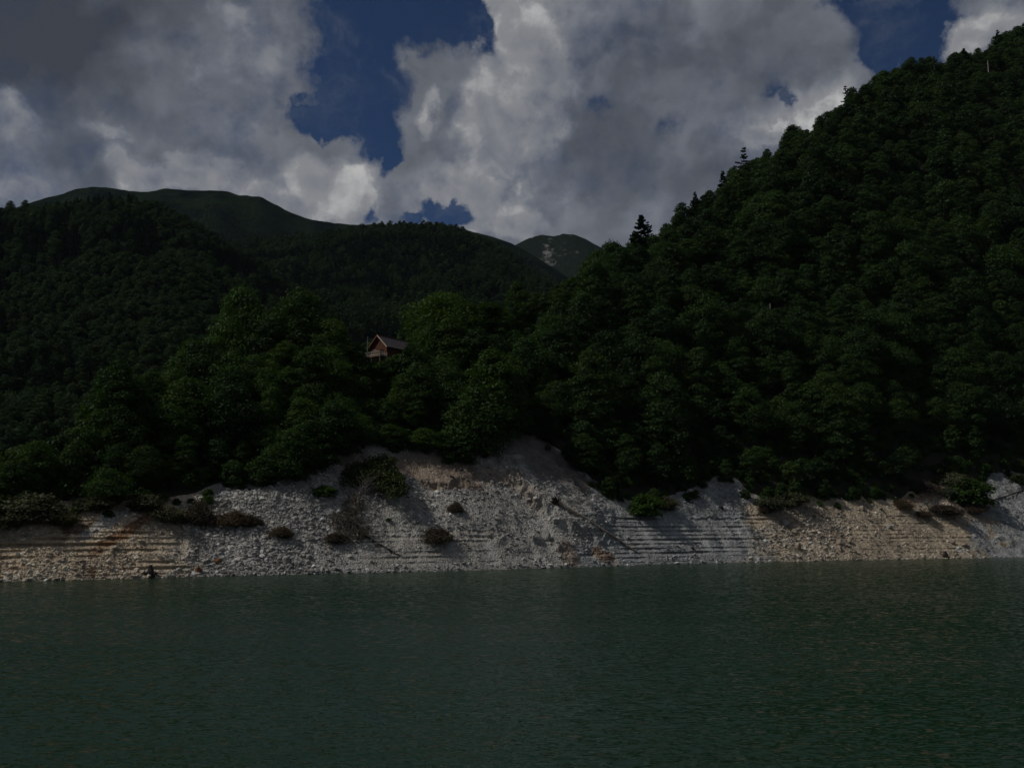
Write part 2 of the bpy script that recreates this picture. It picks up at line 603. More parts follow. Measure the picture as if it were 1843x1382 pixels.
shore_px = [(-900, 1100), (-400, 1068), (0, 1047), (120, 1044), (270, 1040), (400, 1036.5), (520, 1034), (700, 1030), (860, 1026), (1000, 1022),
            (1150, 1017), (1300, 1013), (1500, 1009), (1700, 1005), (1843, 1003), (2200, 998), (2900, 992)]
tree_px = [(-900, 965), (-400, 955), (0, 946), (60, 938), (130, 915), (200, 911), (290, 915), (350, 905), (390, 886), (470, 876), (540, 862),
           (570, 838), (600, 812), (640, 800), (700, 806), (760, 815), (830, 836), (870, 820), (895, 795), (925, 774), (945, 778), (985, 806),
           (1030, 840), (1065, 872), (1100, 900), (1150, 922), (1200, 908), (1250, 890), (1290, 868), (1320, 866), (1350, 900), (1400, 912), (1500, 905),
           (1620, 902), (1660, 872), (1690, 868), (1740, 885), (1780, 866), (1843, 850), (1950, 860), (2400, 850), (2900, 840)]
crest_px = [(-900, 955), (-400, 938), (-120, 922), (0, 905), (70, 880), (130, 850), (200, 782), (300, 722), (400, 682), (500, 662), (590, 655), (640, 664),
            (700, 655), (760, 640), (850, 620), (930, 590), (1000, 550), (1065, 515), (1130, 482), (1200, 424), (1300, 362), (1400, 276), (1450, 244), (1530, 196),
            (1600, 158), (1740, 120), (1843, 68), (2000, -20), (2300, -140), (2900, -260)]
sa, se = curve(shore_px)
ta, te = curve(tree_px)
ca, ce = curve(crest_px)


def near_cols(a):
    """per column: Yw, Yt, zt, Yc, zc"""
    es = np.interp(a, sa, se)
    Yw = -EYE / es
    et = np.interp(a, ta, te)
    m1 = 0.80 + 0.06 * vnoise(a * 9, 0, 0, 5)
    Yt = (EYE + m1 * Yw) / (m1 - et)
    zt = EYE + et * Yt
    ec = np.interp(a, ca, ce)
    m2 = 0.80 + 0.34 * sstep(a, -0.1, 0.5) + 0.05 * vnoise(a * 5, 3, 0, 8)
    Yc = (m2 * Yt - zt + EYE) / (m2 - ec)
    Yc = np.maximum(Yc, Yt + 4)
    return Yw, Yt, zt, Yc, EYE + ec * Yc


_A = np.linspace(-1.15, 1.25, 2401)
_C = list(near_cols(_A))
ker = np.exp(-np.linspace(-2, 2, 41) ** 2)
ker /= ker.sum()
for k in (3,):      # the crest depth varies gently
    sm_ = np.convolve(np.pad(_C[k], 20, 'edge'), ker, 'valid')
    _C[k] = sm_
_C[4] = EYE + np.interp(_A, ca, ce) * _C[3]


def cols_at(a):
    return [np.interp(a, _A, c) for c in _C]


def H(x, Y):
    """height of the wooded ground (undetailed)"""
    a = x / Y
    Yw, Yt, zt, Yc, zc = cols_at(a)
    z = np.where(Y < Yw, -0.6 * (Yw - Y), 0)
    t = np.clip((Y - Yw) / (Yt - Yw), 0, 1)
    z = np.where(Y >= Yw, zt * t, z)
    t = np.clip((Y - Yt) / (Yc - Yt), 0, 1)
    z = np.where(Y >= Yt, zt + (zc - zt) * t, z)
    z = np.where(Y >= Yc, zc - 0.45 * (Y - Yc), z)
    gull = (fbm(x * .022, Y * .012, 0, 3, 3)) * np.clip((Y - Yt) / 60, 0, 1) * np.clip((Yc - Y) / 60, 0, 1) * 16
    return z + gull


def proj(P):
    """world (n,3) -> photo px, py, depth"""
    P = np.asarray(P, float)
    d = P[..., 1] * math.cos(PITCH) + (P[..., 2] - EYE) * math.sin(PITCH)
    u = -P[..., 1] * math.sin(PITCH) + (P[..., 2] - EYE) * math.cos(PITCH)
    return 921.5 + F * P[..., 0] / d, 691 - F * u / d, d


# wooded hillside mesh
aN = np.concatenate([np.linspace(-1.1, -.62, 60)[:-1], np.linspace(-.62, .62, 520), np.linspace(.62, 1.2, 70)[1:]])
Yw, Yt, zt, Yc, zc = cols_at(aN)
rows = []
for v in np.linspace(0, 1, 90):
    Yr = Yt + 0.5 + (Yc - Yt) * v
    rows.append(np.stack([aN * Yr, Yr, H(aN * Yr, Yr) - 0.7 + 0.8 * fbm(aN * Yr * .2, Yr * .2, 0, 3, 2)], 1))
for v in np.linspace(0.03, 1, 25):
    Yr = Yc + 260 * v
    rows.append(np.stack([aN * Yr, Yr, H(aN * Yr, Yr) - 0.7], 1))
V = np.concatenate(rows)
hs = link('hillside', np_mesh('hillside', V, grid_faces(len(rows), len(aN)), True), M_FLOOR)
tag(hs, 'steep wooded hillside rising from the far shore', 'hillside', kind='structure')

# ------------------------------------------------------------------ the bare bank
aB = np.concatenate([np.linspace(-1.1, -.60, 120)[:-1], np.linspace(-.60, .60, 1900), np.linspace(.60, 1.2, 140)[1:]])
NR = 210
Yw, Yt, zt, Yc, zc = cols_at(aB)
vv = np.linspace(-0.10, 1.0, NR)[:, None]
Yb = Yw + (Yt - Yw) * vv + np.clip(vv - .97, 0, 1) / .03 * 3.0
a2 = np.broadcast_to(aB, Yb.shape)
Xb = a2 * Yb
tfl = np.clip((Yb - Yw) / (Yt - Yw), -.3, 1.0)
Zb = zt * tfl + np.clip(Yb - Yt, 0, 9) * .7
Zb = np.where(vv < 0, (Yb - Yw) * 0.6, Zb)
PX, PY, _ = proj(np.stack([Xb, Yb, Zb], -1))


def reg(lo, hi, soft=25, x=None):
    x = PX if x is None else x
    return sstep(x, lo - soft, lo + soft) * (1 - sstep(x, hi - soft, hi + soft))


def blobm(cx, cy, rx, ry, rot=0.0, wob=0.35, x=None, y=None):
    x = PX if x is None else x
    y = PY if y is None else y
    c, s = math.cos(rot), math.sin(rot)
    dx, dy = x - cx, y - cy
    u, w = (dx * c + dy * s) / rx, (-dx * s + dy * c) / ry
    r = np.sqrt(u * u + w * w) + wob * fbm(x * .06, y * .09, 0, 4, 31)
    return 1 - sstep(r, .72, 1.05)


# large form: gullies, a buttress, a hollow of brown earth
inside = np.clip(tfl * 4, 0, 1) * np.clip((1 - tfl) * 5, 0, 1)
Dz = 1.1 * fbm(Xb * .07, Yb * .07, Zb * .07, 4, 11) * inside
Dz += 1.0 * fbm(Xb * .30 + Zb * .12, Zb * .04, 0, 4, 15) * inside
Dz += 2.0 * blobm(985, 880, 150, 42, math.radians(42), .2) * inside
Dz -= 1.2 * blobm(790, 845, 110, 28, math.radians(12), .2) * inside
# scarp under the earth hollow
scarp = 866 + 16 * fbm(PX * .03, 0, 0, 4, 9) + (PX - 790) * 0.06
sc_m = reg(700, 890, 20) * inside * sstep(fbm(PX * .015, PY * .02, 4, 3, 10), -.35, .3)
Dz += 0.9 * sc_m * (1 - sstep(PY, scarp - 3, scarp + 2)) * (1 - sstep(scarp - PY, 4, 40)) * 1.0
Dz -= 0.8 * sc_m * blobm(790, 874, 110, 7, 0.05, .4)
# terraces cut by falling water levels
_px0 = PX
PX = PX + 45 * fbm(Xb * .07, Zb * .5, 0, 4, 23) + 14 * fbm(Xb * .5, Zb * 1.5, 0, 3, 24)
tm = np.maximum.reduce([
    reg(-200, 340, 30) * 1.0 * sstep(PY, 945, 955),
    reg(-200, 200) * .6,
    reg(600, 900, 50) * .95 * sstep(PY, 940, 965),
    reg(1040, 1350) * 1.0 * sstep(PY, 915, 932),
    reg(1340, 1400) * .7,
    reg(1540, 1745) * .6 * sstep(PY, 905, 925),
    reg(1745, 2400) * .25])
PX = _px0
tm = tm * sstep(fbm(Xb * .055, Yb * .055, Zb * .9, 3, 21), -.45, .15)
wz = Zb + Dz + .05 * fbm(Xb * .05, Yb * .05, 0, 3, 14)
step = 1.05
q = wz / step
kf = np.floor(q)
fr = q - kf
g = np.where(fr < .58, .30 * fr / .58, .30 + .70 * sstep(fr, .58, .74))
Zt = (kf + g) * step
amp_k = .68 + .5 * vnoise(kf * 3.7, Xb * .02, 0, 51) + 1.15 * fbm(Xb * .17, kf * 5.1, 0, 4, 52)
tmk = np.clip(tm * amp_k, 0, 1) * np.clip(tfl * 8, 0, 1)
Dz2 = (Zt - wz) * tmk
Yoff = .30 * tmk * sstep(fr, .56, .62) * (1 - sstep(fr, .62, .72))
# rubble relief and bedrock ribs
bed = np.clip(blobm(985, 870, 170, 60, math.radians(40), .35) + blobm(990, 975, 130, 50, 0.3, .4) + reg(1750, 2600, 15) + .7 * blobm(1290, 905, 90, 40) + .6 * blobm(760, 930, 120, 40, .2), 0, 1)
s1 = (Xb * .62 + Zb * 1.0)
s2 = (Xb * .5 - Zb * .9)
slab = blobm(975, 830, 120, 40, math.radians(36), .25)
rid = (1 - np.abs(fbm(s1 * .9, s2 * .16, Yb * .1, 4, 61))) ** 3
Dz3 = bed * (rid * .9 - .35) * np.clip(tfl * 6, 0, 1) * .8
Dz3 += (.22 * fbm(Xb * .7, Yb * .7, Zb * .7, 4, 71) + .10 * np.abs(vnoise(Xb * 2.6, Yb * 2.6, Zb * 2.6, 72))) * (1 - .75 * tmk)
crag = np.clip(vnoise(Xb * .35, Zb * .5, Yb * .2, 77) - .15, 0, 1)
Dz3 += bed * crag * .9
Dz3 = Dz3 * (1 - .75 * slab)
EDGE = np.clip(tfl * 10, 0, 1)
Zf = Zb + Dz + Dz2 + Dz3 * (.3 + .7 * EDGE)
Yf = Yb + Yoff - Dz3 * .6 - Dz * .25
Xf = Xb + (.15 * fbm(Xb * .9, Yb * .9, Zb * .9, 3, 81))
BANK = np.stack([Xf, Yf, Zf], -1)
PXf, PYf, _ = proj(BANK)

GREY = np.array([.312, .303, .280])
BEIGE = np.array([.440, .350, .240])
TAN = np.array([.370, .305, .220])
SOIL = np.array([.215, .165, .125])
RUST = np.array([.195, .100, .048])
SLATE = np.array([.255, .262, .258])
SAND = np.array([.400, .345, .255])
DKB = np.array([.100, .062, .042])


def bank_colour(PX, PY, X, Y, Z, extra=0.0):
    n1 = fbm(X * .12, Y * .12, Z * .3, 4, 91)
    n2 = fbm(X * .5, Y * .5, Z * .6, 4, 92)
    xx = PX + 62 * n1 + 22 * n2
    yy = PY + 8 * n2
    c = np.broadcast_to(GREY, PX.shape + (3,)).copy()

    def lay(col, mk):
        nonlocal c
        c = c * (1 - mk[..., None]) + col * mk[..., None]
    lay(BEIGE, 1 - sstep(xx, 250, 400))
    lay(GREY * .95, (1 - sstep(xx, 300, 420)) * sstep(yy, 905, 915) * 0)
    lay(np.array([.29, .275, .24]), reg(560, 900, 40, xx) * .5 * sstep(n1, -.2, .4))
    lay(SLATE * 1.12, reg(1060, 1360, 20, xx) * sstep(yy, 900, 930))
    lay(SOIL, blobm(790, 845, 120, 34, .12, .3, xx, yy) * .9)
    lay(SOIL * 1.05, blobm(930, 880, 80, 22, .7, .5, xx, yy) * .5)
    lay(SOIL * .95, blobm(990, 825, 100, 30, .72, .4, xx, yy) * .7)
    lay(np.array([.115, .104, .094]), blobm(985, 832, 120, 38, .65, .3, xx, yy) * .85)  # dark slab rock, deepened further to carry the gully's shade
    lay(SOIL * 1.1, blobm(640, 840, 50, 40, .7, .4, xx, yy) * .8)
    lay(SLATE * .95, blobm(1290, 895, 75, 35, 0, .3, xx, yy) * .9)
    lay(TAN, reg(1362, 1765, 30, xx))
    lay(TAN * np.array([.78, .76, .78]), blobm(1450, 945, 75, 40, .3, .5, xx, yy) * .6)
    lay(SLATE * 1.08, sstep(xx, 1757, 1775) * (1 - 0))
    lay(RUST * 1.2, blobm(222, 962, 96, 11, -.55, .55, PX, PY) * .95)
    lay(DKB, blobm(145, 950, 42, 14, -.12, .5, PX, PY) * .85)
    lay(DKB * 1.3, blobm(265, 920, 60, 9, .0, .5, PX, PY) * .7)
    lay(RUST, blobm(165, 1030, 13, 10, 1.2, .5, PX, PY) * .8)
    lay(RUST, blobm(20, 1018, 28, 7, .0, .5, PX, PY) * .45)
    lay(RUST * .8, blobm(60, 940, 70, 6, .0, .5, PX, PY) * .5)
    lay(RUST, blobm(1085, 1000, 30, 13, .5, .6, PX, PY) * .75)
    lay(RUST, blobm(1025, 1002, 24, 16, .9, .6, PX, PY) * .5)
    lay(RUST * .9, blobm(1680, 870, 30, 14, .8, .5, PX, PY) * .6)
    lay(RUST * .8, blobm(1650, 895, 50, 9, -.3, .5, PX, PY) * .5)
    lay(DKB * 1.2, blobm(1735, 905, 55, 10, .3, .5, PX, PY) * .7)
    lay(GREY * 1.1, blobm(195, 940, 70, 12, -.5, .4, PX, PY) * .85)
    lay(SOIL * .8, blobm(480, 905, 120, 12, -.25, .3, PX, PY) * .0)
    n3 = fbm(X * .42 + Z * .22, Z * .05, Y * .02, 4, 93)
    v = 1 + .24 * n1 + .22 * n2 + .34 * n3
    return np.clip(c * v[..., None], .01, .6)


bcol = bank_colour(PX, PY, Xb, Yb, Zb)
# silt settles on the treads, riser colour has the undercut shade painted in
tr = tmk * (1 - sstep(fr, .5, .6))
bcol = bcol * (1 - .35 * tr[..., None]) + np.where(PX[..., None] > 1000, np.where(PX[..., None] < 1360, np.array([.29, .288, .268]), SAND * .92), SAND) * .35 * tr[..., None]
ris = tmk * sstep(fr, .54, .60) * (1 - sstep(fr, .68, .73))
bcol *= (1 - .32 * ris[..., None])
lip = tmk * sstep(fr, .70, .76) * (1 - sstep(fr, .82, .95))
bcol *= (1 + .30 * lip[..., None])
damp = 1 - sstep(Zf, .05, .35)
bcol *= (1 - .4 * damp[..., None])
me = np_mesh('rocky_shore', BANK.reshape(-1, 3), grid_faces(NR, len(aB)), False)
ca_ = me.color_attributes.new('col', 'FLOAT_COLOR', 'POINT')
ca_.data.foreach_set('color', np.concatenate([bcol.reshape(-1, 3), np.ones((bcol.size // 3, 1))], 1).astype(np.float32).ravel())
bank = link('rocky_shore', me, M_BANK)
tag(bank, 'bare rocky bank with terraced waterlines above the lake', 'shore', kind='structure')

flatP = BANK.reshape(-1, 3)
fpx, fpy = PXf.ravel(), PYf.ravel()


def on_bank(px, py):
    i = np.argmin((fpx - px) ** 2 + (fpy - py) ** 2)
    return Vector(flatP[i])


# ------------------------------------------------------------------ foliage builders
def rand_dirs(n, up=-.35):
    v = rng.normal(size=(n * 3, 3))
    v /= np.linalg.norm(v, axis=1)[:, None]
    v = v[v[:, 2] > up]
    while len(v) < n:
        w = rng.normal(size=(n * 3, 3))
        w /= np.linalg.norm(w, axis=1)[:, None]
        v = np.concatenate([v, w[w[:, 2] > up]])
    return v[:n]


def leaf_quads(P, N, size, aspect=.62):
    n = len(P)
    t = np.cross(N, rng.normal(size=(n, 3)))
    t /= np.linalg.norm(t, axis=1)[:, None] + 1e-9
    b = np.cross(N, t)
    s = (size * rng.uniform(.55, 1.35, n))[:, None]
    A = P + t * s
    B = P + b * s * aspect + N * s * .15
    C = P - t * s
    Dd = P - b * s * aspect + N * s * .15
    V = np.stack([A, B, C, Dd], 1).reshape(-1, 3)
    return V, np.arange(n * 4).reshape(-1, 4)


def crown_points(h, w, nl, n, base=.30, flat=.55, shape='round', spray=.25):
    """leaf positions and normals of a broadleaf crown: flattened leaf shelves on limb ends"""
    cs, rs = [], []
    for k in range(nl):
        t = (k + rng.uniform(0, 1)) / nl
        z = base + (1 - base) * t
        prof = math.sin(math.pi * min(1, max(0, (t * .86 + .14)))) ** .6 if shape == 'round' else (1 - t) ** .7 + .12
        rad = w / 2 * prof * math.sqrt(rng.uniform(.08, 1)) * .86
        an = k * 2.399 + rng.uniform(-.6, .6)
        r = w * rng.uniform(.12, .24) * (.75 + .4 * prof)
        cs.append((math.cos(an) * rad, math.sin(an) * rad, h * z - r * .4 - .12 * rad))
        rs.append(r)
    cs, rs = np.array(cs), np.array(rs)
    p = rs ** 2 / np.sum(rs ** 2)
    idx = rng.choice(len(cs), n, p=p)
    d = rand_dirs(n, -.45)
    rr = rs[idx] * (1 + spray * rng.normal(size=n) * .6)
    rr = rr * rng.uniform(.72, 1.05, n)
    wob = 1 + .35 * vnoise(d[:, 0] * 2.2 + idx * 3.1, d[:, 1] * 2.2, d[:, 2] * 2.2, 5)
    Pp = cs[idx] + d * (rr * wob)[:, None] * np.array([1, 1, flat])
    N = d * .7 + rng.normal(size=(n, 3)) * .45 + np.array([0, 0, .35])
    N /= np.linalg.norm(N, axis=1)[:, None]
    return Pp, N, cs


def broadleaf(name, h=14, w=10, nl=34, n=5200, leaf=.34, base=.22, shape='round'):
    Pp, N, cs = crown_points(h, w, nl, n, base, shape=shape)
    V, Fc = leaf_quads(Pp, N, leaf)
    crown = np_mesh(name + '_crown', V, Fc)
    mb = MB()
    lean = Vector((rng.uniform(-.5, .5), rng.uniform(-.5, .5), 0))
    pts = [Vector((0, 0, -1.2)), Vector((0, 0, 0)), lean * .3 + Vector((0, 0, h * .25)), lean * .6 + Vector((0, 0, h * .5)), lean + Vector((0, 0, h * .85))]
    r0 = h * .018
    mb.tube(pts, [r0 * 1.5, r0 * 1.15, r0 * .85, r0 * .6, r0 * .15], 7, .1)
    for c in cs[:: max(1, len(cs) // 14)]:
        c = Vector(c)
        z0 = max(h * .15, c.z * .62)
        s = lean * (z0 / h) + Vector((0, 0, z0))
        mb.tube([s, (s + c) / 2 + Vector((0, 0, .3)), c], [r0 * .45, r0 * .3, r0 * .1], 5, .1)
    return crown, mb.mesh(name + '_trunk')


def conifer(name, h=18, w=6, tiers=16, dens=1.0, ragged=.3, leaf=.35, base=.15):
    mb = MB()
    mb.tube([(0, 0, -1.2), (0, 0, 0), (.1, 0, h * .5), (0, .1, h * .99)], [h * .02, h * .016, h * .009, .03], 7, .08)
    Ps, Ns = [], []
    for k in range(tiers):
        t = (k + .5) / tiers
        z = h * (base + (1 - base) * t)
        L0 = w / 2 * (1 - t) ** .75 + .25
        nb = rng.integers(4, 7)
        for j in range(nb):
            if rng.uniform() < ragged * .6:
                continue
            L = L0 * rng.uniform(1 - ragged, 1 + ragged * .5)
            an = rng.uniform(0, 2 * math.pi)
            droop = rng.uniform(-.1, .35) * (1 - t) - .15 * t
            tip = np.array([math.cos(an) * L, math.sin(an) * L, -droop * L])
            s = np.array([0, 0, z])
            mb.tube([s, s + tip * .6, s + tip], [h * .004 * (1.2 - t), h * .0025, .015], 4)
            m_ = int(26 * dens * (L / 2 + .4))
            q = rng.uniform(.15, 1.03, m_) ** .8
            side = np.array([-math.sin(an), math.cos(an), 0])
            wd = (.30 * L + .15) * (1.1 - q) + .12
            pp = s + tip * q[:, None] + side * (rng.normal(size=m_) * wd * .5)[:, None] + np.array([0, 0, 1]) * (rng.normal(size=m_) * .10)[:, None]
            pp[:, 2] += .12 * L * q ** 2
            Ps.append(pp)
            nn = rng.normal(size=(m_, 3)) * .8 + np.array([0, 0, .7])
            Ns.append(nn / np.linalg.norm(nn, axis=1)[:, None])
    V, Fc = leaf_quads(np.concatenate(Ps), np.concatenate(Ns), leaf, .5)
    return np_mesh(name + '_crown', V, Fc), mb.mesh(name + '_trunk')


def shrub(name, h=2.2, w=3.4, n=1400, leaf=.16, twigs=24, dead=False):
    nl = 12
    Pp, N, cs = crown_points(h, w, 20, n, .05, .8, spray=.55)
    if dead:
        N = rng.normal(size=N.shape)
        N /= np.linalg.norm(N, axis=1)[:, None]
        V, Fc = leaf_quads(Pp, N, leaf, .16)
    else:
        V, Fc = leaf_quads(Pp, N, leaf)
    mb = MB()
    for k in range(twigs):
        an, L = rng.uniform(0, 6.28), rng.uniform(.5, 1)
        tip = Vector((math.cos(an) * w * .46 * L, math.sin(an) * w * .46 * L, h * rng.uniform(.3, 1.0)))
        mid = tip * .5 + Vector((rng.normal() * .1, rng.normal() * .1, h * .12))
        mb.tube([(0, 0, -.4), mid, tip], [.045, .03, .012], 4)
    return np_mesh(name + '_foliage', V, Fc), mb.mesh(name + '_stems')


# tree kinds ---------------------------------------------------------
KINDS = []
specs = [('spreading', 14, 12, 40, 7000, .33, .20), ('tall', 16, 9.5, 40, 6500, .32, .16), ('rounded', 12, 10, 34, 6000, .32, .20),
         ('leaning', 13, 9, 30, 5200, .32, .18), ('slender', 11, 6.5, 26, 4200, .30, .15), ('broad', 12.5, 13, 46, 7600, .33, .24)]
for nm, h, w, nl, nn, lf, bs in specs:
    cm, tmh = broadleaf(nm, h, w, int(nl * 1.5), int(nn * 1.8), lf * .75, bs)
    KINDS.append((nm, cm, tmh, M_LEAF, M_BARK, h, w))
CON = []
for nm, h, w, ti, dn, rg in (('ragged', 17, 8.5, 11, 1.5, .55), ('spired', 18, 6.5, 20, 1.5, .25), ('dense', 15, 8, 18, 2.0, .35)):
    cm, tmh = conifer(nm + '_conifer', h, w, ti, dn, rg)
    CON.append((nm, cm, tmh, M_CONIF, M_BARK, h, w))
for kk in KINDS + CON:
    kk[1].materials.append(kk[3])
    kk[2].materials.append(kk[4])


def make_tree(kind, name, loc, rz, s, label, cat, group, tilt=(0, 0), mat=None):
    root = empty(name, loc, (tilt[0], tilt[1], rz), s if isinstance(s, tuple) else (s, s, s))
    c = link('crown', kind[1], None, root)
    t = link('trunk', kind[2], None, root)
    if mat:
        c.material_slots[0].link = 'OBJECT'
        c.material_slots[0].material = mat
    tag(root, label, cat, group)
    return root


# positions over the near hillside ------------------------------------
def jitter_grid(x0, x1, y0, y1, d):
    gx = np.arange(x0, x1, d)
    gy = np.arange(y0, y1, d * .87)
    X, Y = np.meshgrid(gx, gy)
    X = X + (np.arange(len(gy)) % 2)[:, None] * d / 2
    X = X + rng.uniform(-.36, .36, X.shape) * d
    Y = Y + rng.uniform(-.36, .36, Y.shape) * d
    return X.ravel(), Y.ravel()


CABX = ray(690, 640)[0]
CABIN_Y = 250.0
TX, TY = jitter_grid(-330, 900, 150, 1000, 6.9)
A_ = TX / TY
Yw, Yt, zt, Yc, zc = cols_at(A_)
keep = (TY > Yt - 0.3) & (TY < Yc + 45) & (np.abs(A_) < .95) & (A_ > -.85)
TX, TY, A_, Yt, Yc = TX[keep], TY[keep], A_[keep], Yt[keep], Yc[keep]
# thin with distance where the slope is far: bigger spacing is not visible
TZ = H(TX, TY)
tpx, tpy, tdep = proj(np.stack([TX, TY, TZ], 1))
# keep the view on to the cabin open
foot = (tpx > 640) & (tpx < 790) & (TY > CABIN_Y - 5) & (TY < CABIN_Y + 15)
front = (tpx > 645) & (tpx < 745) & (TY <= CABIN_Y - 5)
sel = ~foot
TX, TY, TZ, tpx, tpy, tdep, Yt, Yc, A_, front = (q_[sel] for q_ in (TX, TY, TZ, tpx, tpy, tdep, Yt, Yc, A_, front))
edge = TY - Yt
siz = rng.uniform(.62, 1.22, len(TX)) * (.90 + .26 * vnoise(TX * .03, TY * .03, 0, 44))
siz *= 1.17 * np.where(edge < 5, .46, np.where(edge < 11, .68, 1.0))
siz *= np.where(TY > Yc - 15, .88, 1.0)
siz = np.where(front, np.minimum(siz, np.clip((tpy - 662) * tdep / F / 16.5, .12, 2)), siz)
kin = rng.choice(6, len(TX), p=[.22, .2, .2, .14, .1, .14])
inframe = (tpx > -60) & (tpx < 1900) & (tpy < 1000) & (tpy > 0) & (TY < Yc + 4)
app = siz * 14 / tdep
order = np.argsort(-np.where(inframe, app * rng.uniform(.97, 1.03, len(app)), 0))
near_idx = order[:262]
far_mask = np.ones(len(TX), bool)
far_mask[near_idx] = False

ORD = ['first', 'second', 'third', 'fourth', 'fifth', 'sixth', 'seventh', 'eighth', 'ninth', 'tenth', 'eleventh', 'twelfth', 'thirteenth',
       'fourteenth', 'fifteenth', 'sixteenth', 'seventeenth', 'eighteenth', 'nineteenth', 'twentieth', 'twenty-first', 'twenty-second',
       'twenty-third', 'twenty-fourth', 'twenty-fifth', 'twenty-sixth', 'twenty-seventh', 'twenty-eighth', 'twenty-ninth', 'thirtieth',
       'thirty-first', 'thirty-second', 'thirty-third', 'thirty-fourth', 'thirty-fifth', 'thirty-sixth']
SHAPEW = {'spreading': 'spreading beech', 'tall': 'tall beech', 'rounded': 'round-crowned beech', 'leaning': 'leaning beech', 'slender': 'slender young beech', 'broad': 'broad beech'}
zones = [(-999, 240, 'above the beige gravel at the far left'), (240, 420, 'above the rust streaked scree'), (420, 600, 'above the pale grey boulders'),
         (600, 760, 'below the brown cabin'), (760, 920, 'above the brown earth hollow'), (920, 1080, 'beside the dark buttress'),
         (1080, 1240, 'above the terraced grey silt'), (1240, 1400, 'above the small slate outcrop'), (1400, 1580, 'above the tan rubble'),
         (1580, 1740, 'above the tan terraces'), (1740, 9999, 'above the slate cliff at the right edge')]
cells = {}
for i in near_idx:
    z = next(k for k, (a0, b0, _) in enumerate(zones) if a0 <= tpx[i] < b0)
    e = edge[i]
    r_ = 0 if e < 7 else 1 if e < 15 else 2 if e < 26 else 3
    cells.setdefault((z, r_), []).append(i)
rown = ['at the forest edge', 'just behind the forest edge', 'in the middle of the slope', 'high on the slope']
for (z, r_), ids in cells.items():
    ids.sort(key=lambda q_: tpx[q_])
    seen_k = {}
    for i in ids:
        kd = KINDS[kin[i]]
        ky = (kd[0], siz[i] < .6)
        k = seen_k.get(ky, 0)
        seen_k[ky] = k + 1
        small = 'small ' if siz[i] < .6 else ''
        lab = f"{small}{SHAPEW[kd[0]]} {rown[r_]} {zones[z][2]}, {ORD[k]} from the left there"
        if len(lab.split()) > 16:
            lab = f"{small}{SHAPEW[kd[0]].split()[0]} beech {rown[r_]} {zones[z][2]}, {ORD[k]} from left"
        if len(lab.split()) > 16:
            lab = lab.replace('in the middle of the slope', 'mid slope').replace('just behind the forest edge', 'behind the edge').replace('high on the slope', 'high up')
        lab = ' '.join(lab.split()[:16])
        make_tree(kd, 'beech_tree', (TX[i], TY[i], TZ[i] - .4), rng.uniform(0, 6.28), (siz[i], siz[i], siz[i] * rng.uniform(.9, 1.1)), lab,
                  'tree', 'beech trees on the near slope above the shore', (rng.normal() * .05, rng.normal() * .05), M_LEAFM if tpx[i] > 930 + 60 * rng.normal() else None)
print('near trees', len(near_idx), 'others', far_mask.sum(), 'farthest near', tdep[near_idx].max())


# ------------------------------------------------------------------ scattered stuff by geometry nodes
def scatter(name, pts, idx, rot, scl, objs, col=None):
    me = bpy.data.meshes.new(name)
    n_ = len(pts)
    me.vertices.add(n_)
    me.vertices.foreach_set('co', np.asarray(pts, np.float32).ravel())
    me.attributes.new('pick', 'INT', 'POINT').data.foreach_set('value', np.asarray(idx, np.int32))
    me.attributes.new('turn', 'FLOAT_VECTOR', 'POINT').data.foreach_set('vector', np.asarray(rot, np.float32).ravel())
    me.attributes.new('size', 'FLOAT_VECTOR', 'POINT').data.foreach_set('vector', np.asarray(scl, np.float32).ravel())
    if col is not None:
        me.attributes.new('col', 'FLOAT_COLOR', 'POINT').data.foreach_set('color', np.concatenate([col, np.ones((n_, 1))], 1).astype(np.float32).ravel())
    o = link(name, me)
    coll = bpy.data.collections.new(name + '_kinds')
    for k, (ob) in enumerate(objs):
        coll.objects.link(ob)
    ng = bpy.data.node_groups.new(name + '_scatter', 'GeometryNodeTree')
    ng.interface.new_socket('Geometry', in_out='INPUT', socket_type='NodeSocketGeometry')
    ng.interface.new_socket('Geometry', in_out='OUTPUT', socket_type='NodeSocketGeometry')
    N_ = ng.nodes
    gi, go = N_.new('NodeGroupInput'), N_.new('NodeGroupOutput')
    ci = N_.new('GeometryNodeCollectionInfo')
    ci.inputs['Collection'].default_value = coll
    ci.inputs['Separate Children'].default_value = True
    ci.inputs['Reset Children'].default_value = True
    iop = N_.new('GeometryNodeInstanceOnPoints')
    iop.inputs['Pick Instance'].default_value = True

    def na(attr, typ):
        a = N_.new('GeometryNodeInputNamedAttribute')
        a.data_type = typ
        a.inputs['Name'].default_value = attr
        return next(s for s in a.outputs if s.enabled and s.name == 'Attribute')
    L = ng.links.new
    L(gi.outputs[0], iop.inputs['Points'])
    L(ci.outputs[0], iop.inputs['Instance'])
    L(na('pick', 'INT'), iop.inputs['Instance Index'])
    L(na('turn', 'FLOAT_VECTOR'), iop.inputs['Rotation'])
    L(na('size', 'FLOAT_VECTOR'), iop.inputs['Scale'])
    L(iop.outputs[0], go.inputs[0])
    md = o.modifiers.new('scatter', 'NODES')
    md.node_group = ng
    return o


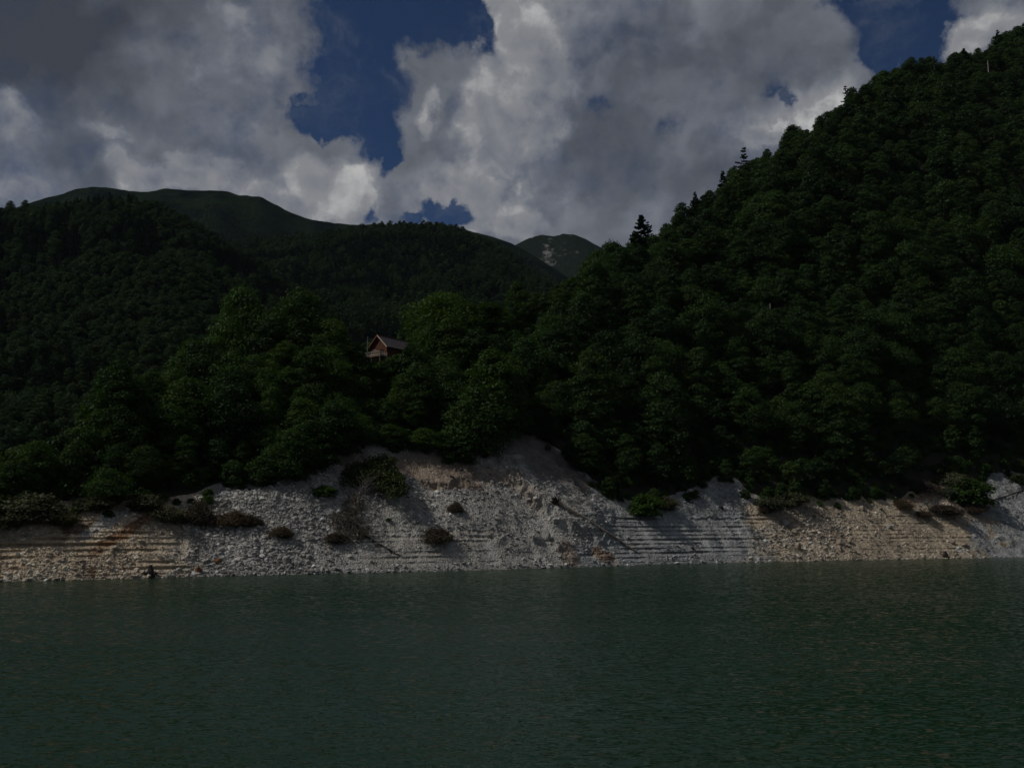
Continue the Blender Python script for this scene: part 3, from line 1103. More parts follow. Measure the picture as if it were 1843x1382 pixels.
def kind_obj(name, meshes):
    """several meshes merged as one object that is only used as a scatter source"""
    Vs, Fs, mi, mats, off_ = [], [], [], [], 0
    vs, fs = [], []
    me = bpy.data.meshes.new(name)
    for k, mm in enumerate(meshes):
        c = np.empty(len(mm.vertices) * 3, np.float32)
        mm.vertices.foreach_get('co', c)
        vs.append(c.reshape(-1, 3))
        fs += [tuple(i + off_ for i in p.vertices) for p in mm.polygons]
        mi += [k] * len(mm.polygons)
        off_ += len(mm.vertices)
        me.materials.append(mm.materials[0])
    me.from_pydata(np.concatenate(vs).tolist(), [], fs)
    me.polygons.foreach_set('material_index', mi)
    me.update()
    return bpy.data.objects.new(name, me)


# lighter crowns for trees beyond the first slope
LITE, LITED = [], []
for k, (nm, h, w, nl, nn, lf, bs) in enumerate([('a', 13, 10.5, 30, 2400, .52, .2), ('b', 14.5, 9, 30, 2200, .5, .16), ('c', 11.5, 11, 32, 2400, .54, .22), ('d', 12, 8, 24, 1900, .5, .18)]):
    cm, tmh = broadleaf('wood_' + nm, h, w, int(nl * 1.4), int(nn * 1.9), lf * .72, bs)
    cm.materials.append(M_LEAFM)
    tmh.materials.append(M_BARK)
    LITE.append(kind_obj('%02d_broadleaf' % k, [cm, tmh]))
    cm2 = cm.copy()
    cm2.materials.clear()
    cm2.materials.append(M_LEAFD)
    LITED.append(kind_obj('%02d_dark_broadleaf' % k, [cm2, tmh]))
for k, (h, w, ti, dn, rg) in enumerate([(16, 7, 13, .9, .3), (14, 6.5, 11, 1.0, .4)]):
    cm, tmh = conifer('wood_con', h, w, ti, dn, rg, .5)
    cm.materials.append(M_CONIF)
    tmh.materials.append(M_BARK)
    LITE.append(kind_obj('%02d_conifer' % (k + 4), [cm, tmh]))
    LITED.append(kind_obj('%02d_conifer' % (k + 4), [cm, tmh]))
MINI = []
for k in range(3):
    Pp, N, cs = crown_points(12, 11, 14, 420, .1)
    V, Fc = leaf_quads(Pp, N, .9)
    mm = np_mesh('mini', V, Fc)
    mm.materials.append(M_LEAFD)
    MINI.append(kind_obj('%02d_far_broadleaf' % k, [mm]))
cm, tmh = conifer('mini_con', 15, 6.5, 8, .22, .2, 1.1)
cm.materials.append(M_CONIF)
MINI.append(kind_obj('03_far_conifer', [cm]))


def forest(name, X, Y, Z, kinds, s, label, conf, lo=.0):
    n_ = len(X)
    pick = np.where(conf, rng.integers(4, 6, n_), rng.integers(0, 4, n_)) if kinds is not MINI else np.where(conf, 3, rng.integers(0, 3, n_))
    rot = np.stack([rng.normal(size=n_) * .05, rng.normal(size=n_) * .05, rng.uniform(0, 6.28, n_)], 1)
    sc = np.stack([s, s, s * rng.uniform(.85, 1.15, n_)], 1)
    o = scatter(name, np.stack([X, Y, Z - .5], 1), pick, rot, sc, kinds)
    tag(o, label, 'woodland', kind='stuff')
    return o


fm = far_mask
conf = (fbm(TX[fm] * .02, TY[fm] * .02, 0, 3, 66) > .30) & (TY[fm] > 330) & (rng.uniform(0, 1, fm.sum()) < .25)
fo = forest('hillside_woodland', TX[fm], TY[fm], TZ[fm], LITE, siz[fm] * 1.02, 'dense dark green beech woodland climbing the right hillside', conf)


# understory on the near slope: low leafy bushes under the trees
cm, tmh = shrub('under', 3.0, 4.6, 900, .30, 10)
cm.materials.append(M_LEAF)
UND = [kind_obj('00_bush', [cm])]
cm, tmh = shrub('under2', 2.4, 3.6, 700, .28, 10)
cm.materials.append(M_LEAF)
UND.append(kind_obj('01_bush', [cm]))
UX, UY = jitter_grid(-330, 420, 150, 420, 3.6)
uYw, uYt, _, uYc, _ = cols_at(UX / UY)
k_ = (UY > uYt - 1.2 + 1.6 * vnoise(UX * .25, UY * .25, 0, 19)) & (UY < uYc + 25) & (np.abs(UX / UY) < .8)
UX, UY, uYt = UX[k_], UY[k_], uYt[k_]
UZ = H(UX, UY)
n_ = len(UX)
us = rng.uniform(.55, 1.15, n_) * np.where(UY - uYt < 3, .8, 1)
un = scatter('understory', np.stack([UX, UY, UZ - .3], 1), rng.integers(0, 2, n_), np.stack([rng.normal(size=n_) * .1, rng.normal(size=n_) * .1, rng.uniform(0, 6.28, n_)], 1),
             np.stack([us, us, us], 1), UND)
tag(un, 'low leafy undergrowth filling the gaps below the trees', 'undergrowth', kind='stuff')

# ------------------------------------------------------------------ far hills
def layer(name, crest, base_Y, base_z, crest_Y, mat, label, rough=20, na=260, nr=70, back=500, col=None, bow=0.0, seed=0, a_rng=None):
    A1, E1 = curve(crest)
    a0, a1 = a_rng or (A1[0], A1[-1])
    aa = np.linspace(a0, a1, na)
    ee = np.interp(aa, A1, E1)
    # tiny irregularity of the skyline
    ee = ee + .0016 * fbm(aa * 45, 0, 0, 4, 500 + seed) + .0006 * fbm(aa * 260, 0, 0, 3, 510 + seed)
    cy = crest_Y(aa) if callable(crest_Y) else np.full(na, float(crest_Y))
    zc_ = EYE + ee * cy
    rows, prm = [], []

    def ht(a, v):
        Yr = base_Y + (cy_(a) - base_Y) * v
        z = base_z + (zc__(a) - base_z) * (v + bow * v * (1 - v))
        return Yr, z
    cy_ = lambda a: np.interp(a, aa, cy)
    zc__ = lambda a: np.interp(a, aa, zc_)
    AA, VV = np.meshgrid(aa, np.concatenate([np.linspace(0, 1, nr), 1 + np.linspace(.05, 1, 12)]))

    def surf(a, v):
        vi = np.clip(v, 0, 1)
        Yr, z = ht(a, vi)
        ov = np.clip(v - 1, 0, None)
        Yr = Yr + ov * back
        z = z - ov * back * .55
        X = a * Yr
        nzz = fbm(X / (rough * 9), Yr / (rough * 9), 0, 5, 100 + seed) * rough * np.clip(vi * (1 - vi) * 5, 0, 1) * 2.2
        nzz = nzz + (1 - np.abs(fbm(X / (rough * 6), z / (rough * 14), 3, 3, 200 + seed))) * rough * 1.3 * np.clip(vi * (1 - vi) * 4, 0, 1) - rough * .8 * np.clip(vi * (1 - vi) * 4, 0, 1)
        fold = (1 - np.abs(fbm(X / (rough * 4.2) + 2.1, Yr / (rough * 14), 7, 3, 300 + seed)) * 2.2)
        nzz = nzz + (fold - 1) * rough * .62 * np.clip((1 - vi) * 11, 0, 1) * np.clip(vi * 5, 0, 1)
        return X, Yr, z + nzz
    X, Y, Z = surf(AA, VV)
    me = np_mesh(name, np.stack([X, Y, Z], -1).reshape(-1, 3), grid_faces(AA.shape[0], na), True)
    if col is not None:
        cc = col(X, Y, Z)
        me.color_attributes.new('col', 'FLOAT_COLOR', 'POINT').data.foreach_set('color', np.concatenate([cc.reshape(-1, 3), np.ones((cc.size // 3, 1))], 1).astype(np.float32).ravel())
    o = link(name, me, mat)
    tag(o, label, 'hill', kind='structure')
    return surf, aa, cy


# mid hill at the left
midL = [(-900, 250), (-500, 300), (-200, 350), (-60, 385), (0, 392), (50, 385), (100, 382), (150, 378), (190, 372), (240, 374), (290, 382), (340, 408), (400, 445), (440, 475), (500, 515),
        (560, 560), (620, 600), (700, 650), (800, 700), (900, 750)]
sL, aaL, cyL = layer('wooded_hill', midL, 330, -6, lambda a: 880 - 120 * np.clip(a + .2, 0, 1) * 2, M_FAR, 'dark wooded hill behind the spur at the left', 16, 300, 90, 400, seed=1)
midC = [(200, 470), (330, 450), (430, 440), (500, 432), (560, 426), (640, 414), (700, 410), (780, 410), (830, 416), (870, 432), (910, 455), (950, 486), (1000, 520), (1060, 560), (1150, 610), (1300, 700)]
sC, aaC, cyC = layer('wooded_ridge', midC, 620, 10, lambda a: 1350 + 0 * a, M_FAR, 'wooded middle ridge behind the cabin', 26, 260, 90, 500, seed=2)
farR = [(-1400, 300), (-700, 360), (-200, 400), (0, 385), (40, 370), (100, 352), (130, 343), (165, 338), (210, 340), (240, 346), (262, 347), (300, 339), (350, 344), (400, 344), (430, 352), (470, 354), (490, 366), (520, 382),
        (560, 396), (600, 402), (660, 405), (720, 403), (780, 404), (830, 411), (880, 424), (920, 438), (950, 455), (990, 480), (1060, 520), (1200, 600), (1500, 700)]
sF, aaF, cyF = layer('far_ridge', farR, 1250, 60, lambda a: 2500 + 0 * a, M_FAR, 'high dark ridge on the skyline at the left', 85, 420, 120, 900, seed=3)


def peak_col(X, Y, Z):
    px_, py_, _ = proj(np.stack([X, Y, Z], -1))
    mk = (1 - sstep(np.abs(px_ - 985 - (py_ - 440) * .15 + 12 * vnoise(X / 45, Z / 30, 0, 5)), 12, 52)) * (1 - sstep(py_, 470, 500))
    mk2 = .65 * (1 - sstep(np.abs(px_ - 1030), 5, 30)) * sstep(vnoise(X / 60, Z / 60, 0, 3), -.2, .6)
    mk = np.maximum(mk * (.62 + .5 * fbm(X / 50, Z / 90, 0, 4, 8)), mk2)
    return np.stack([mk] * 3, -1)


peak = [(500, 600), (800, 500), (900, 450), (930, 440), (950, 431), (975, 422), (1000, 425), (1012, 421), (1035, 423), (1055, 430), (1070, 438), (1100, 456), (1200, 520), (1500, 640)]
layer('scree_peak', peak, 2600, 300, 3900, M_ALP, 'distant grassy peak with a pale scree scar', 60, 420, 150, 900, col=peak_col, seed=4)

# woods on the far hills
def wood_on(surf, a0, a1, base_Y, top_Y, d, vmin, vmax, ybase, ycrest):
    X, Y = jitter_grid(a0 * top_Y, a1 * top_Y, base_Y, top_Y, d)
    a = X / Y
    v = (Y - ybase) / (ycrest(a) - ybase)
    k = (a > a0) & (a < a1) & (v > vmin) & (v < vmax)
    a, v = a[k], v[k]
    return surf(a, v)


X, Y, Z = wood_on(sL, -.72, .02, 332, 900, 7.6, .08, 1.02, 330, lambda a: 880 - 120 * np.clip(a + .2, 0, 1) * 2)
conf = fbm(X * .012, Y * .012, 0, 3, 67) + .25 * vnoise(X * .3, Y * .3, 0, 3) > .28
forest('left_hill_woodland', X, Y, Z, LITED, rng.uniform(.7, 1.1, len(X)), 'dark mixed woodland covering the hill at the left', conf)
print('left hill', len(X))
X, Y, Z = wood_on(sC, -.47, .22, 700, 1380, 9.5, .12, 1.01, 620, lambda a: 1350 + 0 * a)
conf = fbm(X * .010, Y * .010, 0, 3, 68) + .3 * vnoise(X * .3, Y * .3, 0, 3) > .12
conf &= (Y < 1290) | (rng.uniform(0, 1, len(X)) < .12)
forest('middle_ridge_woodland', X, Y, Z, MINI, rng.uniform(.7, 1.05, len(X)), 'hazy woodland covering the middle ridge behind the cabin', conf)
print('mid ridge', len(X))
X, Y, Z = wood_on(sF, -.62, .12, 1500, 2500, 13, .3, .93, 1250, lambda a: 2500 + 0 * a)
conf = fbm(X * .006, Y * .006, 0, 3, 69) + .25 * vnoise(X * .3, Y * .3, 0, 3) > .12
forest('far_ridge_woodland', X, Y, Z, MINI, rng.uniform(.35, .62, len(X)), 'fine dark woodland texture on the high far ridge', conf)
print('far ridge', len(X))

# ------------------------------------------------------------------ loose stones on the bank
def stone_mesh(flat, seed):
    import bmesh
    bm = bmesh.new()
    bmesh.ops.create_icosphere(bm, subdivisions=1, radius=1)
    r_ = random.Random(seed)
    for v in bm.verts:
        v.co *= r_.uniform(.62, 1.15)
        v.co.z *= flat
        v.co.y *= .8
    me = bpy.data.meshes.new('stone')
    bm.to_mesh(me)
    bm.free()
    me.materials.append(M_STONE)
    return me


STN = [bpy.data.objects.new('%02d_stone' % k, stone_mesh(random.choice((.38, .5, .7, .85)), k)) for k in range(8)]
NS = 150000
ci_ = rng.integers(100, len(aB) - 120, NS * 2)
ri_ = rng.integers(18, NR - 2, NS * 2)
fx_ = rng.uniform(0, 1, NS * 2)
p_ = BANK[ri_, ci_] * (1 - fx_)[:, None] + BANK[ri_, ci_ + 1] * fx_[:, None]
sx_, sy_ = PX[ri_, ci_], PY[ri_, ci_]
tmr = tmk[ri_, ci_]
dens_ = .55 + .45 * reg(330, 560, 40, sx_) + .35 * (1 - sstep(p_[:, 2], .5, 2.2)) + .35 * reg(1380, 1500, 30, sx_)
dens_ -= .75 * tmr
dens_ -= .55 * blobm(790, 842, 120, 32, .12, .3, sx_, sy_)
dens_ -= .45 * blobm(1010, 830, 90, 28, .72, .3, sx_, sy_)
dens_ -= .35 * reg(1080, 1340, 20, sx_)
dens_ -= .8 * blobm(975, 830, 120, 40, math.radians(36), .25, sx_, sy_)
dens_ -= .50 * sstep(sx_, 1755, 1775)
dens_ += .35 * fbm(p_[:, 0] * .15, p_[:, 1] * .15, p_[:, 2] * .3, 3, 33)
kk_ = (rng.uniform(0, 1, NS * 2) < dens_ * .62) & (p_[:, 2] > -.1)
p_, sx_, sy_ = p_[kk_], sx_[kk_], sy_[kk_]
n_ = len(p_)
size = .062 + .068 * rng.pareto(2.1, n_)
bigz = np.clip(reg(380, 600, 40, sx_) * .6 + blobm(420, 985, 60, 50, 0, .3, sx_, sy_) * .8 + blobm(1450, 950, 90, 40, 0, .3, sx_, sy_) * .7 + .5 * (sy_ < 905), 0, 1.2)
size = np.clip(size * (1 + .75 * bigz), .06, .70)
sc3 = size[:, None] * rng.uniform(.75, 1.3, (n_, 3))
pc = bank_colour(sx_, sy_, p_[:, 0], p_[:, 1], p_[:, 2])
pc = pc * .55 + (pc.mean(1)[:, None] * np.array([1.03, 1.0, .95])) * .45
pc = np.clip(pc * rng.lognormal(.12, .30, n_)[:, None], .02, .62)
p_[:, 2] += size * .12
st = scatter('scree_stones', p_, rng.integers(0, 8, n_), np.stack([rng.normal(size=n_) * .35 + .45, rng.normal(size=n_) * .3, rng.uniform(0, 6.28, n_)], 1), sc3, STN, pc)
tag(st, 'loose angular stones littering the bare lake bank', 'scree', kind='stuff')
print('stones', n_)


# ------------------------------------------------------------------ single boulders, stumps, logs
def boulder(px, py, wpx, label, mat, flat=.7, name='boulder', hi=1.0, cat='boulder', group=None, sink=.25, seed=0):
    import bmesh
    p = on_bank(px, py)
    dist = p.length
    w = wpx * dist / F / 2
    bm = bmesh.new()
    bmesh.ops.create_icosphere(bm, subdivisions=3, radius=1)
    r_ = random.Random(seed + int(px))
    planes = [(Vector((r_.gauss(0, 1), r_.gauss(0, 1), r_.gauss(0, .8))).normalized(), r_.uniform(.55, .9)) for _ in range(11)]
    for v in bm.verts:
        d = v.co.normalized()
        m_ = 1.0
        for nn, dd in planes:
            c_ = d.dot(nn)
            if c_ > .05:
                m_ = min(m_, dd / c_)
        v.co = d * m_
    co = np.array([v.co[:] for v in bm.verts])
    nn = fbm(co[:, 0] * 3 + px, co[:, 1] * 3, co[:, 2] * 3, 3, 7) * .08
    for v, k in zip(bm.verts, nn):
        v.co *= (1 + k)
        v.co = Vector((v.co.x * w, v.co.y * w * .85, v.co.z * w * flat * hi))
    me = bpy.data.meshes.new(name)
    bm.to_mesh(me)
    bm.free()
    o = link(name, me, mat)
    o.location = p + Vector((0, 0, w * flat * hi * sink))
    o.rotation_euler = (r_.uniform(-.2, .2), r_.uniform(-.3, .3), r_.uniform(0, 6))
    tag(o, label, cat, group)
    return o


B = 'boulders lying on the bare bank'
for (px, py, w, lab, mt, fl) in [
    (515, 1010, 15, 'pale upright boulder near the waterline below the grey scree', M_BOULDER, 1.1),
    (412, 972, 17, 'large grey boulder at the top of the tumbled rock pile', M_BOULDER, .9),
    (398, 992, 14, 'grey boulder in the middle of the tumbled rock pile', M_BOULDER, .8),
    (408, 1003, 15, 'flat grey boulder at the foot of the tumbled rock pile', M_BOULDER, .6),
    (368, 1011, 15, 'pale boulder beside the rusty earth clumps', M_BOULDER, .7),
    (322, 1027, 14, 'pale flat boulder just above the waterline right of the black stump', M_BOULDER, .6),
    (556, 1004, 14, 'rounded grey boulder right of the pale upright one', M_BOULDER, .7),
    (453, 904, 14, 'pale boulder high on the grey scree below the forest', M_BOULDER, .7),
    (560, 897, 14, 'pale boulder under the overhanging bush at its left', M_BOULDER, .8),
    (1412, 944, 18, 'blue-grey boulder in the tan rubble', M_BOULDER, .8),
    (1431, 958, 15, 'brown boulder below the blue-grey one in the rubble', M_TANB, .7),
    (1394, 965, 13, 'tan boulder at the rubble edge beside the silt terraces', M_TANB, .8),
    (1437, 986, 16, 'dark tilted slab low in the tan rubble', M_TANB, 1.0),
    (1513, 979, 17, 'brown slab of the small pile low on the tan bank', M_TANB, .8),
    (1528, 976, 12, 'leaning brown slab at the right of the small pile', M_TANB, 1.1),
    (1512, 990, 12, 'upright pale slab below the small pile', M_TANB, 1.3),
    (1552, 918, 14, 'smooth tan boulder near the forest edge above the rubble', M_TANB, .9),
    (1600, 949, 13, 'grey slab half sunk among the tan terraces', M_BOULDER, .6),
    (1712, 976, 14, 'tan boulder above the dark block at the waterline', M_TANB, .6),
    (1737, 983, 14, 'tan boulder beside the edge of the slate cliff', M_TANB, .6),
    (1298, 915, 11, 'dark rock under the small slate outcrop', M_DARKB, .8),
    (1246, 987, 8, 'small dark rock on the lowest silt terrace', M_DARKB, .9),
    (982, 968, 20, 'jagged bedrock block jutting from the buttress foot', M_BOULDER, 1.5),
    (1000, 940, 16, 'grey bedrock block in the middle of the buttress', M_BOULDER, 1.0),
    (880, 965, 14, 'grey block on the upper end of the small terraces', M_BOULDER, .8),
    (925, 930, 14, 'angular grey block high on the buttress', M_BOULDER, .9),
]:
    boulder(px, py, w, lab, mt, fl, group=B)
boulder(1702, 1001, 13, 'dark brown block standing at the waterline below tan rubble', M_DARKB, 1.0, hi=1.1)
for px, py, w, lab in [(357, 1030, 15, 'tall rust orange earth clump at the waterline'), (391, 1013, 13, 'small rust orange earth clump above the taller one')]:
    boulder(px, py, w, lab, M_ORANGE, .9, 'earth_clump', 1.3, 'earth clump', 'rusty earth clumps')


def poly_tube(mb, P, r0, r1, n=8, jag=.1):
    k = len(P)
    mb.tube(P, [r0 + (r1 - r0) * i / (k - 1) for i in range(k)], n, jag)


# black root stump at the waterline
p = on_bank(272, 1036)
root = empty('tree_stump', p)
tag(root, 'black root stump standing at the waterline on beige gravel', 'stump')
mb = MB()
mb.tube([(0, 0, -.4), (0, 0, .3), (-.1, 0, 1.1), (-.25, 0, 1.9)], [.75, .62, .5, .28], 9, .18)
mb.build('trunk', M_DARKLOG, root)
mb = MB()
for k in range(16):
    an = rng.uniform(0, 6.28)
    L = rng.uniform(.7, 1.5)
    d = Vector((math.cos(an), math.sin(an), 0))
    mb.tube([(0, 0, .5), d * L * .5 + Vector((0, 0, rng.uniform(.3, .8))), d * L + Vector((0, 0, rng.uniform(-.2, .5)))], [.16, .10, .03], 5, .15)
mb.build('roots', M_DARKLOG, root)


def log(pA, pB, r0, r1, name, label, mat, branches=5, rootball=True, lift=.35, rmat=None, blen=(.6, 1.6)):
    A, Bp = on_bank(*pA), on_bank(*pB)
    A.z += lift
    Bp.z += lift * .5
    root = empty(name, A)
    tag(root, label, 'fallen tree')
    d = Bp - A
    P = []
    for t in np.linspace(0, 1, 9):
        g_ = on_bank(pA[0] + (pB[0] - pA[0]) * t, pA[1] + (pB[1] - pA[1]) * t) - A
        g_.z += lift * (1 - .5 * t) + (r0 + (r1 - r0) * t) * .5
        q_ = (d * t) * .45 + g_ * .55
        q_.z = max(q_.z, g_.z)
        P.append(q_ + Vector((rng.normal() * .06, rng.normal() * .06, 0)))
    mb = MB()
    poly_tube(mb, P, r0, r1)
    mb.build('trunk', mat, root)
    mb = MB()
    for k in range(branches):
        t = rng.uniform(.35, .98)
        s = d * t
        bd = (d.normalized() * rng.uniform(.2, .9) + Vector((rng.normal() * .5, rng.normal() * .3, rng.uniform(-.2, .6)))) * rng.uniform(*blen)
        mb.tube([s, s + bd * .5 + Vector((0, 0, .1)), s + bd], [.09, .06, .02], 5, .1)
    mb.build('branches', mat, root)
    if rootball:
        mb = MB()
        for k in range(90):
            v = Vector((rng.normal(), rng.normal(), rng.normal()))
            v = (v.normalized() - d.normalized() * .7) * rng.uniform(.5, 1.9) * min(1.0, r0 * 1.7)
            mb.tube([(0, 0, 0), v * .55 + Vector((rng.normal() * .15, 0, rng.normal() * .15)), v], [.22, .11, .03], 5, .2)
        mb.build('roots', rmat or M_DARKLOG, root)
    return root


log((1006, 910), (1146, 994), .62, .16, 'fallen_tree', 'long bleached fallen trunk with torn roots slanting across the terraces', M_LOG, 12, True, .5, None, (1.2, 2.6))
log((1786, 906), (1900, 868), .16, .36, 'fallen_tree', 'dark fallen trunk leaning on the slate cliff at the right edge', M_DARKLOG, 6, False, .9)
log((655, 966), (722, 1003), .20, .06, 'fallen_tree', 'thin dark dead trunk running down from the uprooted bush', M_DARKLOG, 10, False, .3)
log((392, 889), (401, 874), .10, .05, 'dead_branch', 'short white dead branch sticking up at the forest edge', M_PALE, 2, False, .3)
log((1075, 893), (1060, 918), .08, .04, 'dead_branch', 'thin grey dead branch on the shaded gully slope', M_LOG, 3, False, .3)


# ------------------------------------------------------------------ shrubs on the bank
SH = {}
for key, mt, dead, n_, lf, h, w in [('green', M_SHRUB, False, 1500, .20, 2.6, 3.6), ('dry', M_DRY, True, 4600, .24, 1.5, 3.4), ('olive', M_OLIVE, False, 5200, .11, 2.2, 3.4),
                                    ('dark', M_LEAF, False, 4200, .15, 2.6, 3.6)]:
    fmesh, smesh = shrub('shrub_' + key, h, w, n_, lf, 46 if dead else 24, dead)
    fmesh.materials.append(mt)
    smesh.materials.append(M_DARKLOG if key != 'dry' else M_BARK)
    SH[key] = (fmesh, smesh, h, w)


def put_shrub(key, px, py, wpx, hpx, label, group='shrubs along the bare bank'):
    fmesh, smesh, h, w = SH[key]
    p = on_bank(px, py + hpx * .38)
    dist = p.length
    sw_ = wpx * dist / F / w
    sh_ = hpx * dist / F / h * .75
    root = empty('shrub', p, (0, 0, rng.uniform(0, 6.28)), (sw_, sw_, sh_))
    link('foliage', fmesh, None, root)
    link('stems', smesh, None, root)
    tag(root, label, 'shrub', group)
    return root


for a_ in [
    ('olive', 20, 930, 70, 40, 'grey-green thicket shrub at the extreme left of the bank'), ('olive', 62, 915, 90, 52, 'largest grey-green shrub above the beige terraces'),
    ('olive', 112, 933, 52, 28, 'low olive shrub hanging over the beige terraces'), ('olive', 172, 905, 60, 26, 'olive shrub above the dark earth patch'),
    ('olive', 262, 905, 56, 34, 'olive shrub at the head of the rust streak'), ('olive', 305, 925, 56, 32, 'round olive shrub just right of the rust streak'),
    ('dry', 357, 922, 48, 40, 'rounded brownish shrub where beige gravel meets grey scree'), ('dry', 420, 932, 66, 26, 'flat brown shrub high on the grey scree'),
    ('dry', 452, 936, 36, 18, 'small brown shrub touching the flat brown one at its right'), ('dry', 506, 956, 42, 18, 'small brown shrub on open grey scree'),
    ('dry', 604, 966, 44, 16, 'flat brown shrub below the dead uprooted bush'), ('dry', 783, 962, 56, 26, 'twiggy brown shrub above the small terraces'),
    ('dry', 820, 912, 28, 18, 'small dark shrub on the scree below the earth scarp'), ('dark', 700, 935, 10, 6, 'tiny green plant on the scree beside the uprooted bush'),
    ('dark', 585, 882, 44, 22, 'low green shrub at the left foot of the hanging bush'), ('dark', 1160, 908, 64, 44, 'dark green shrub in the gully above the terraces'),
    ('olive', 1195, 905, 46, 28, 'brownish shrub right of the gully shrub'), ('olive', 1384, 905, 54, 26, 'olive shrub above the meeting of silt and tan rubble'),
    ('olive', 1425, 898, 60, 26, 'olive shrub second along the tan rubble edge'), ('dry', 1374, 915, 26, 14, 'small brown shrub below the olive pair'),
    ('dry', 1622, 907, 34, 14, 'dark brown shrub on the tan bank under the forest'), ('olive', 1706, 886, 28, 20, 'small round shrub on the rusty slope'),
    ('dark', 1748, 885, 70, 50, 'large dark green shrub beside the slate cliff'), ('olive', 1722, 868, 50, 36, 'olive shrub behind the large one by the slate cliff'),
    ('dry', 1697, 917, 64, 14, 'long flat brown shrub on the upper tan bank'), ('dry', 1748, 916, 34, 14, 'brown shrub against the slate cliff edge'),
    ('dry', 1660, 925, 30, 10, 'low brown shrub on the tan terraces'), ('green', 1832, 862, 26, 22, 'bright green shrub on top of the slate cliff'),
    ('dry', 1655, 872, 40, 18, 'grey twiggy shrub at the head of the rusty slope'),
]:
    put_shrub(*a_)

# the uprooted bush hanging down the slope
p = on_bank(640, 905)
root = empty('uprooted_bush', p, (0, 0, 0), (1.45, 1.45, 1.35))
tag(root, 'large half-dead bush slumped down the scree with green top and bare brown limbs', 'bush')
def cloud(cx, cz, rx, rz, n_, leaf, aspect, mat, name, dead=False, cy=0.0, up=-.8):
    d = rand_dirs(n_, up)
    wob = 1 + .5 * vnoise(d[:, 0] * 2.4 + cx, d[:, 1] * 2.4, d[:, 2] * 2.4, 12)
    r_ = rng.uniform(.35, 1.0, n_) ** .5 * wob
    Pp = np.array([cx, cy, cz]) + d * r_[:, None] * np.array([rx, 1.6, rz])
    # the slope under the bush rises away from the lake: follow it
    Pp[:, 1] += (Pp[:, 2]) * 1.12 - .6
    N = rng.normal(size=(n_, 3)) * .8 + np.array([0, -.2, .5])
    N /= np.linalg.norm(N, axis=1)[:, None]
    return leaf_quads(Pp, N, leaf, aspect)
def merge(lst):
    Vs, Fs, o_ = [], [], 0
    for V_, F_ in lst:
        Vs.append(V_); Fs.append(F_ + o_); o_ += len(V_)
    return np.concatenate(Vs), np.concatenate(Fs)
V_, F_ = merge([cloud(1.2, 5.2, 3.6, 2.6, 3200, .20, .6, None, ''), cloud(4.6, 3.8, 2.6, 2.2, 2200, .20, .6, None, ''), cloud(2.8, 6.8, 2.6, 1.6, 1500, .19, .6, None, ''),
                cloud(-1.6, 4.4, 2.0, 2.2, 1300, .19, .6, None, ''), cloud(6.0, 2.0, 1.6, 1.4, 900, .2, .6, None, '')])
link('foliage', np_mesh('foliage', V_, F_), M_SHRUB, root)
V_, F_ = merge([cloud(-1.8, -2.6, 2.8, 1.6, 3000, .24, .14, None, ''), cloud(.4, -4.6, 2.8, 1.9, 3400, .24, .14, None, ''), cloud(-.2, -.6, 1.8, 2.2, 1800, .24, .14, None, '')])
link('dead_twigs', np_mesh('dead_twigs', V_, F_), M_DRY, root)
mb = MB()
mb.tube([(1.2, -6.2, -4.8), (.4, -3.7, -2.6), (.5, -1.4, -.4), (.3, .6, 1.4), (1.2, 2.8, 3.6), (2.2, 5.0, 5.4)], [.2, .18, .17, .14, .1, .04], 7, .1)
for k in range(46):
    t = rng.uniform(0, 1)
    s = Vector((.5, -1.4, -.4)).lerp(Vector((1.2, 2.8, 3.6)), t)
    ez_ = rng.uniform(.4, 3.0)
    e_ = s + Vector((rng.uniform(-3.4, 4.2), ez_ * 1.1 + rng.uniform(-1.2, .2), ez_))
    mb.tube([s, (s + e_) / 2 + Vector((0, -.2, .2)), e_], [.05, .035, .012], 5, .1)
for k in range(26):
    s = Vector((.4, -3.9, -2.6))
    ez_ = rng.uniform(-2.6, .8)
    e_ = s + Vector((rng.uniform(-3.4, 2.6), ez_ * 1.1 + rng.uniform(-1.0, .1), ez_))
    mb.tube([s, (s + e_) / 2, e_], [.07, .045, .015], 5, .1)
mb.build('limbs', M_BARK, root)

# ------------------------------------------------------------------ dead snags and skyline conifers
def hill_pt(px, py, lo=None):
    """point of the wooded ground seen at a photo pixel"""
    a, e = ray(px, py)
    Ys = np.linspace(160, 1000, 4000)
    z = EYE + e * Ys
    h = H(a * Ys, Ys)
    below = np.where(h >= z)[0]
    i = below[0] if len(below) else int(np.argmax(h - z))
    return Vector((a * Ys[i], Ys[i], h[i]))


def snag(px, pyb, pyt, r0, label, toward=9.0, bend=0.0):
    p = hill_pt(px, pyb)
    k = (p.y - toward) / p.y          # stands a little in front of the crowns behind it
    q = Vector((p.x * k, p.y - toward, EYE + (p.z - EYE) * k))
    base = Vector((q.x, q.y, float(H(np.array([q.x]), np.array([q.y]))[0]) - .5))
    hgt = (pyb - pyt) * q.length / F + (q.z - base.z)
    root = empty('dead_tree', base)
    tag(root, label, 'dead tree', 'bleached dead trunks in the forest')
    mb = MB()
    mb.tube([(0, 0, 0), (bend * .3, 0, hgt * .5), (bend * .6, 0, hgt * .8), (bend, 0, hgt)], [r0, r0 * .85, r0 * .7, r0 * .3], 8, .12)
    mb.build('trunk', M_PALE, root)
    mb = MB()
    for t in (.55, .7, .8, .9):
        an = rng.uniform(0, 6.28)
        s = Vector((bend * t, 0, hgt * t))
        mb.tube([s, s + Vector((math.cos(an) * .8, math.sin(an) * .5, .5))], [r0 * .3, .03], 5)
    mb.build('branches', M_PALE, root)


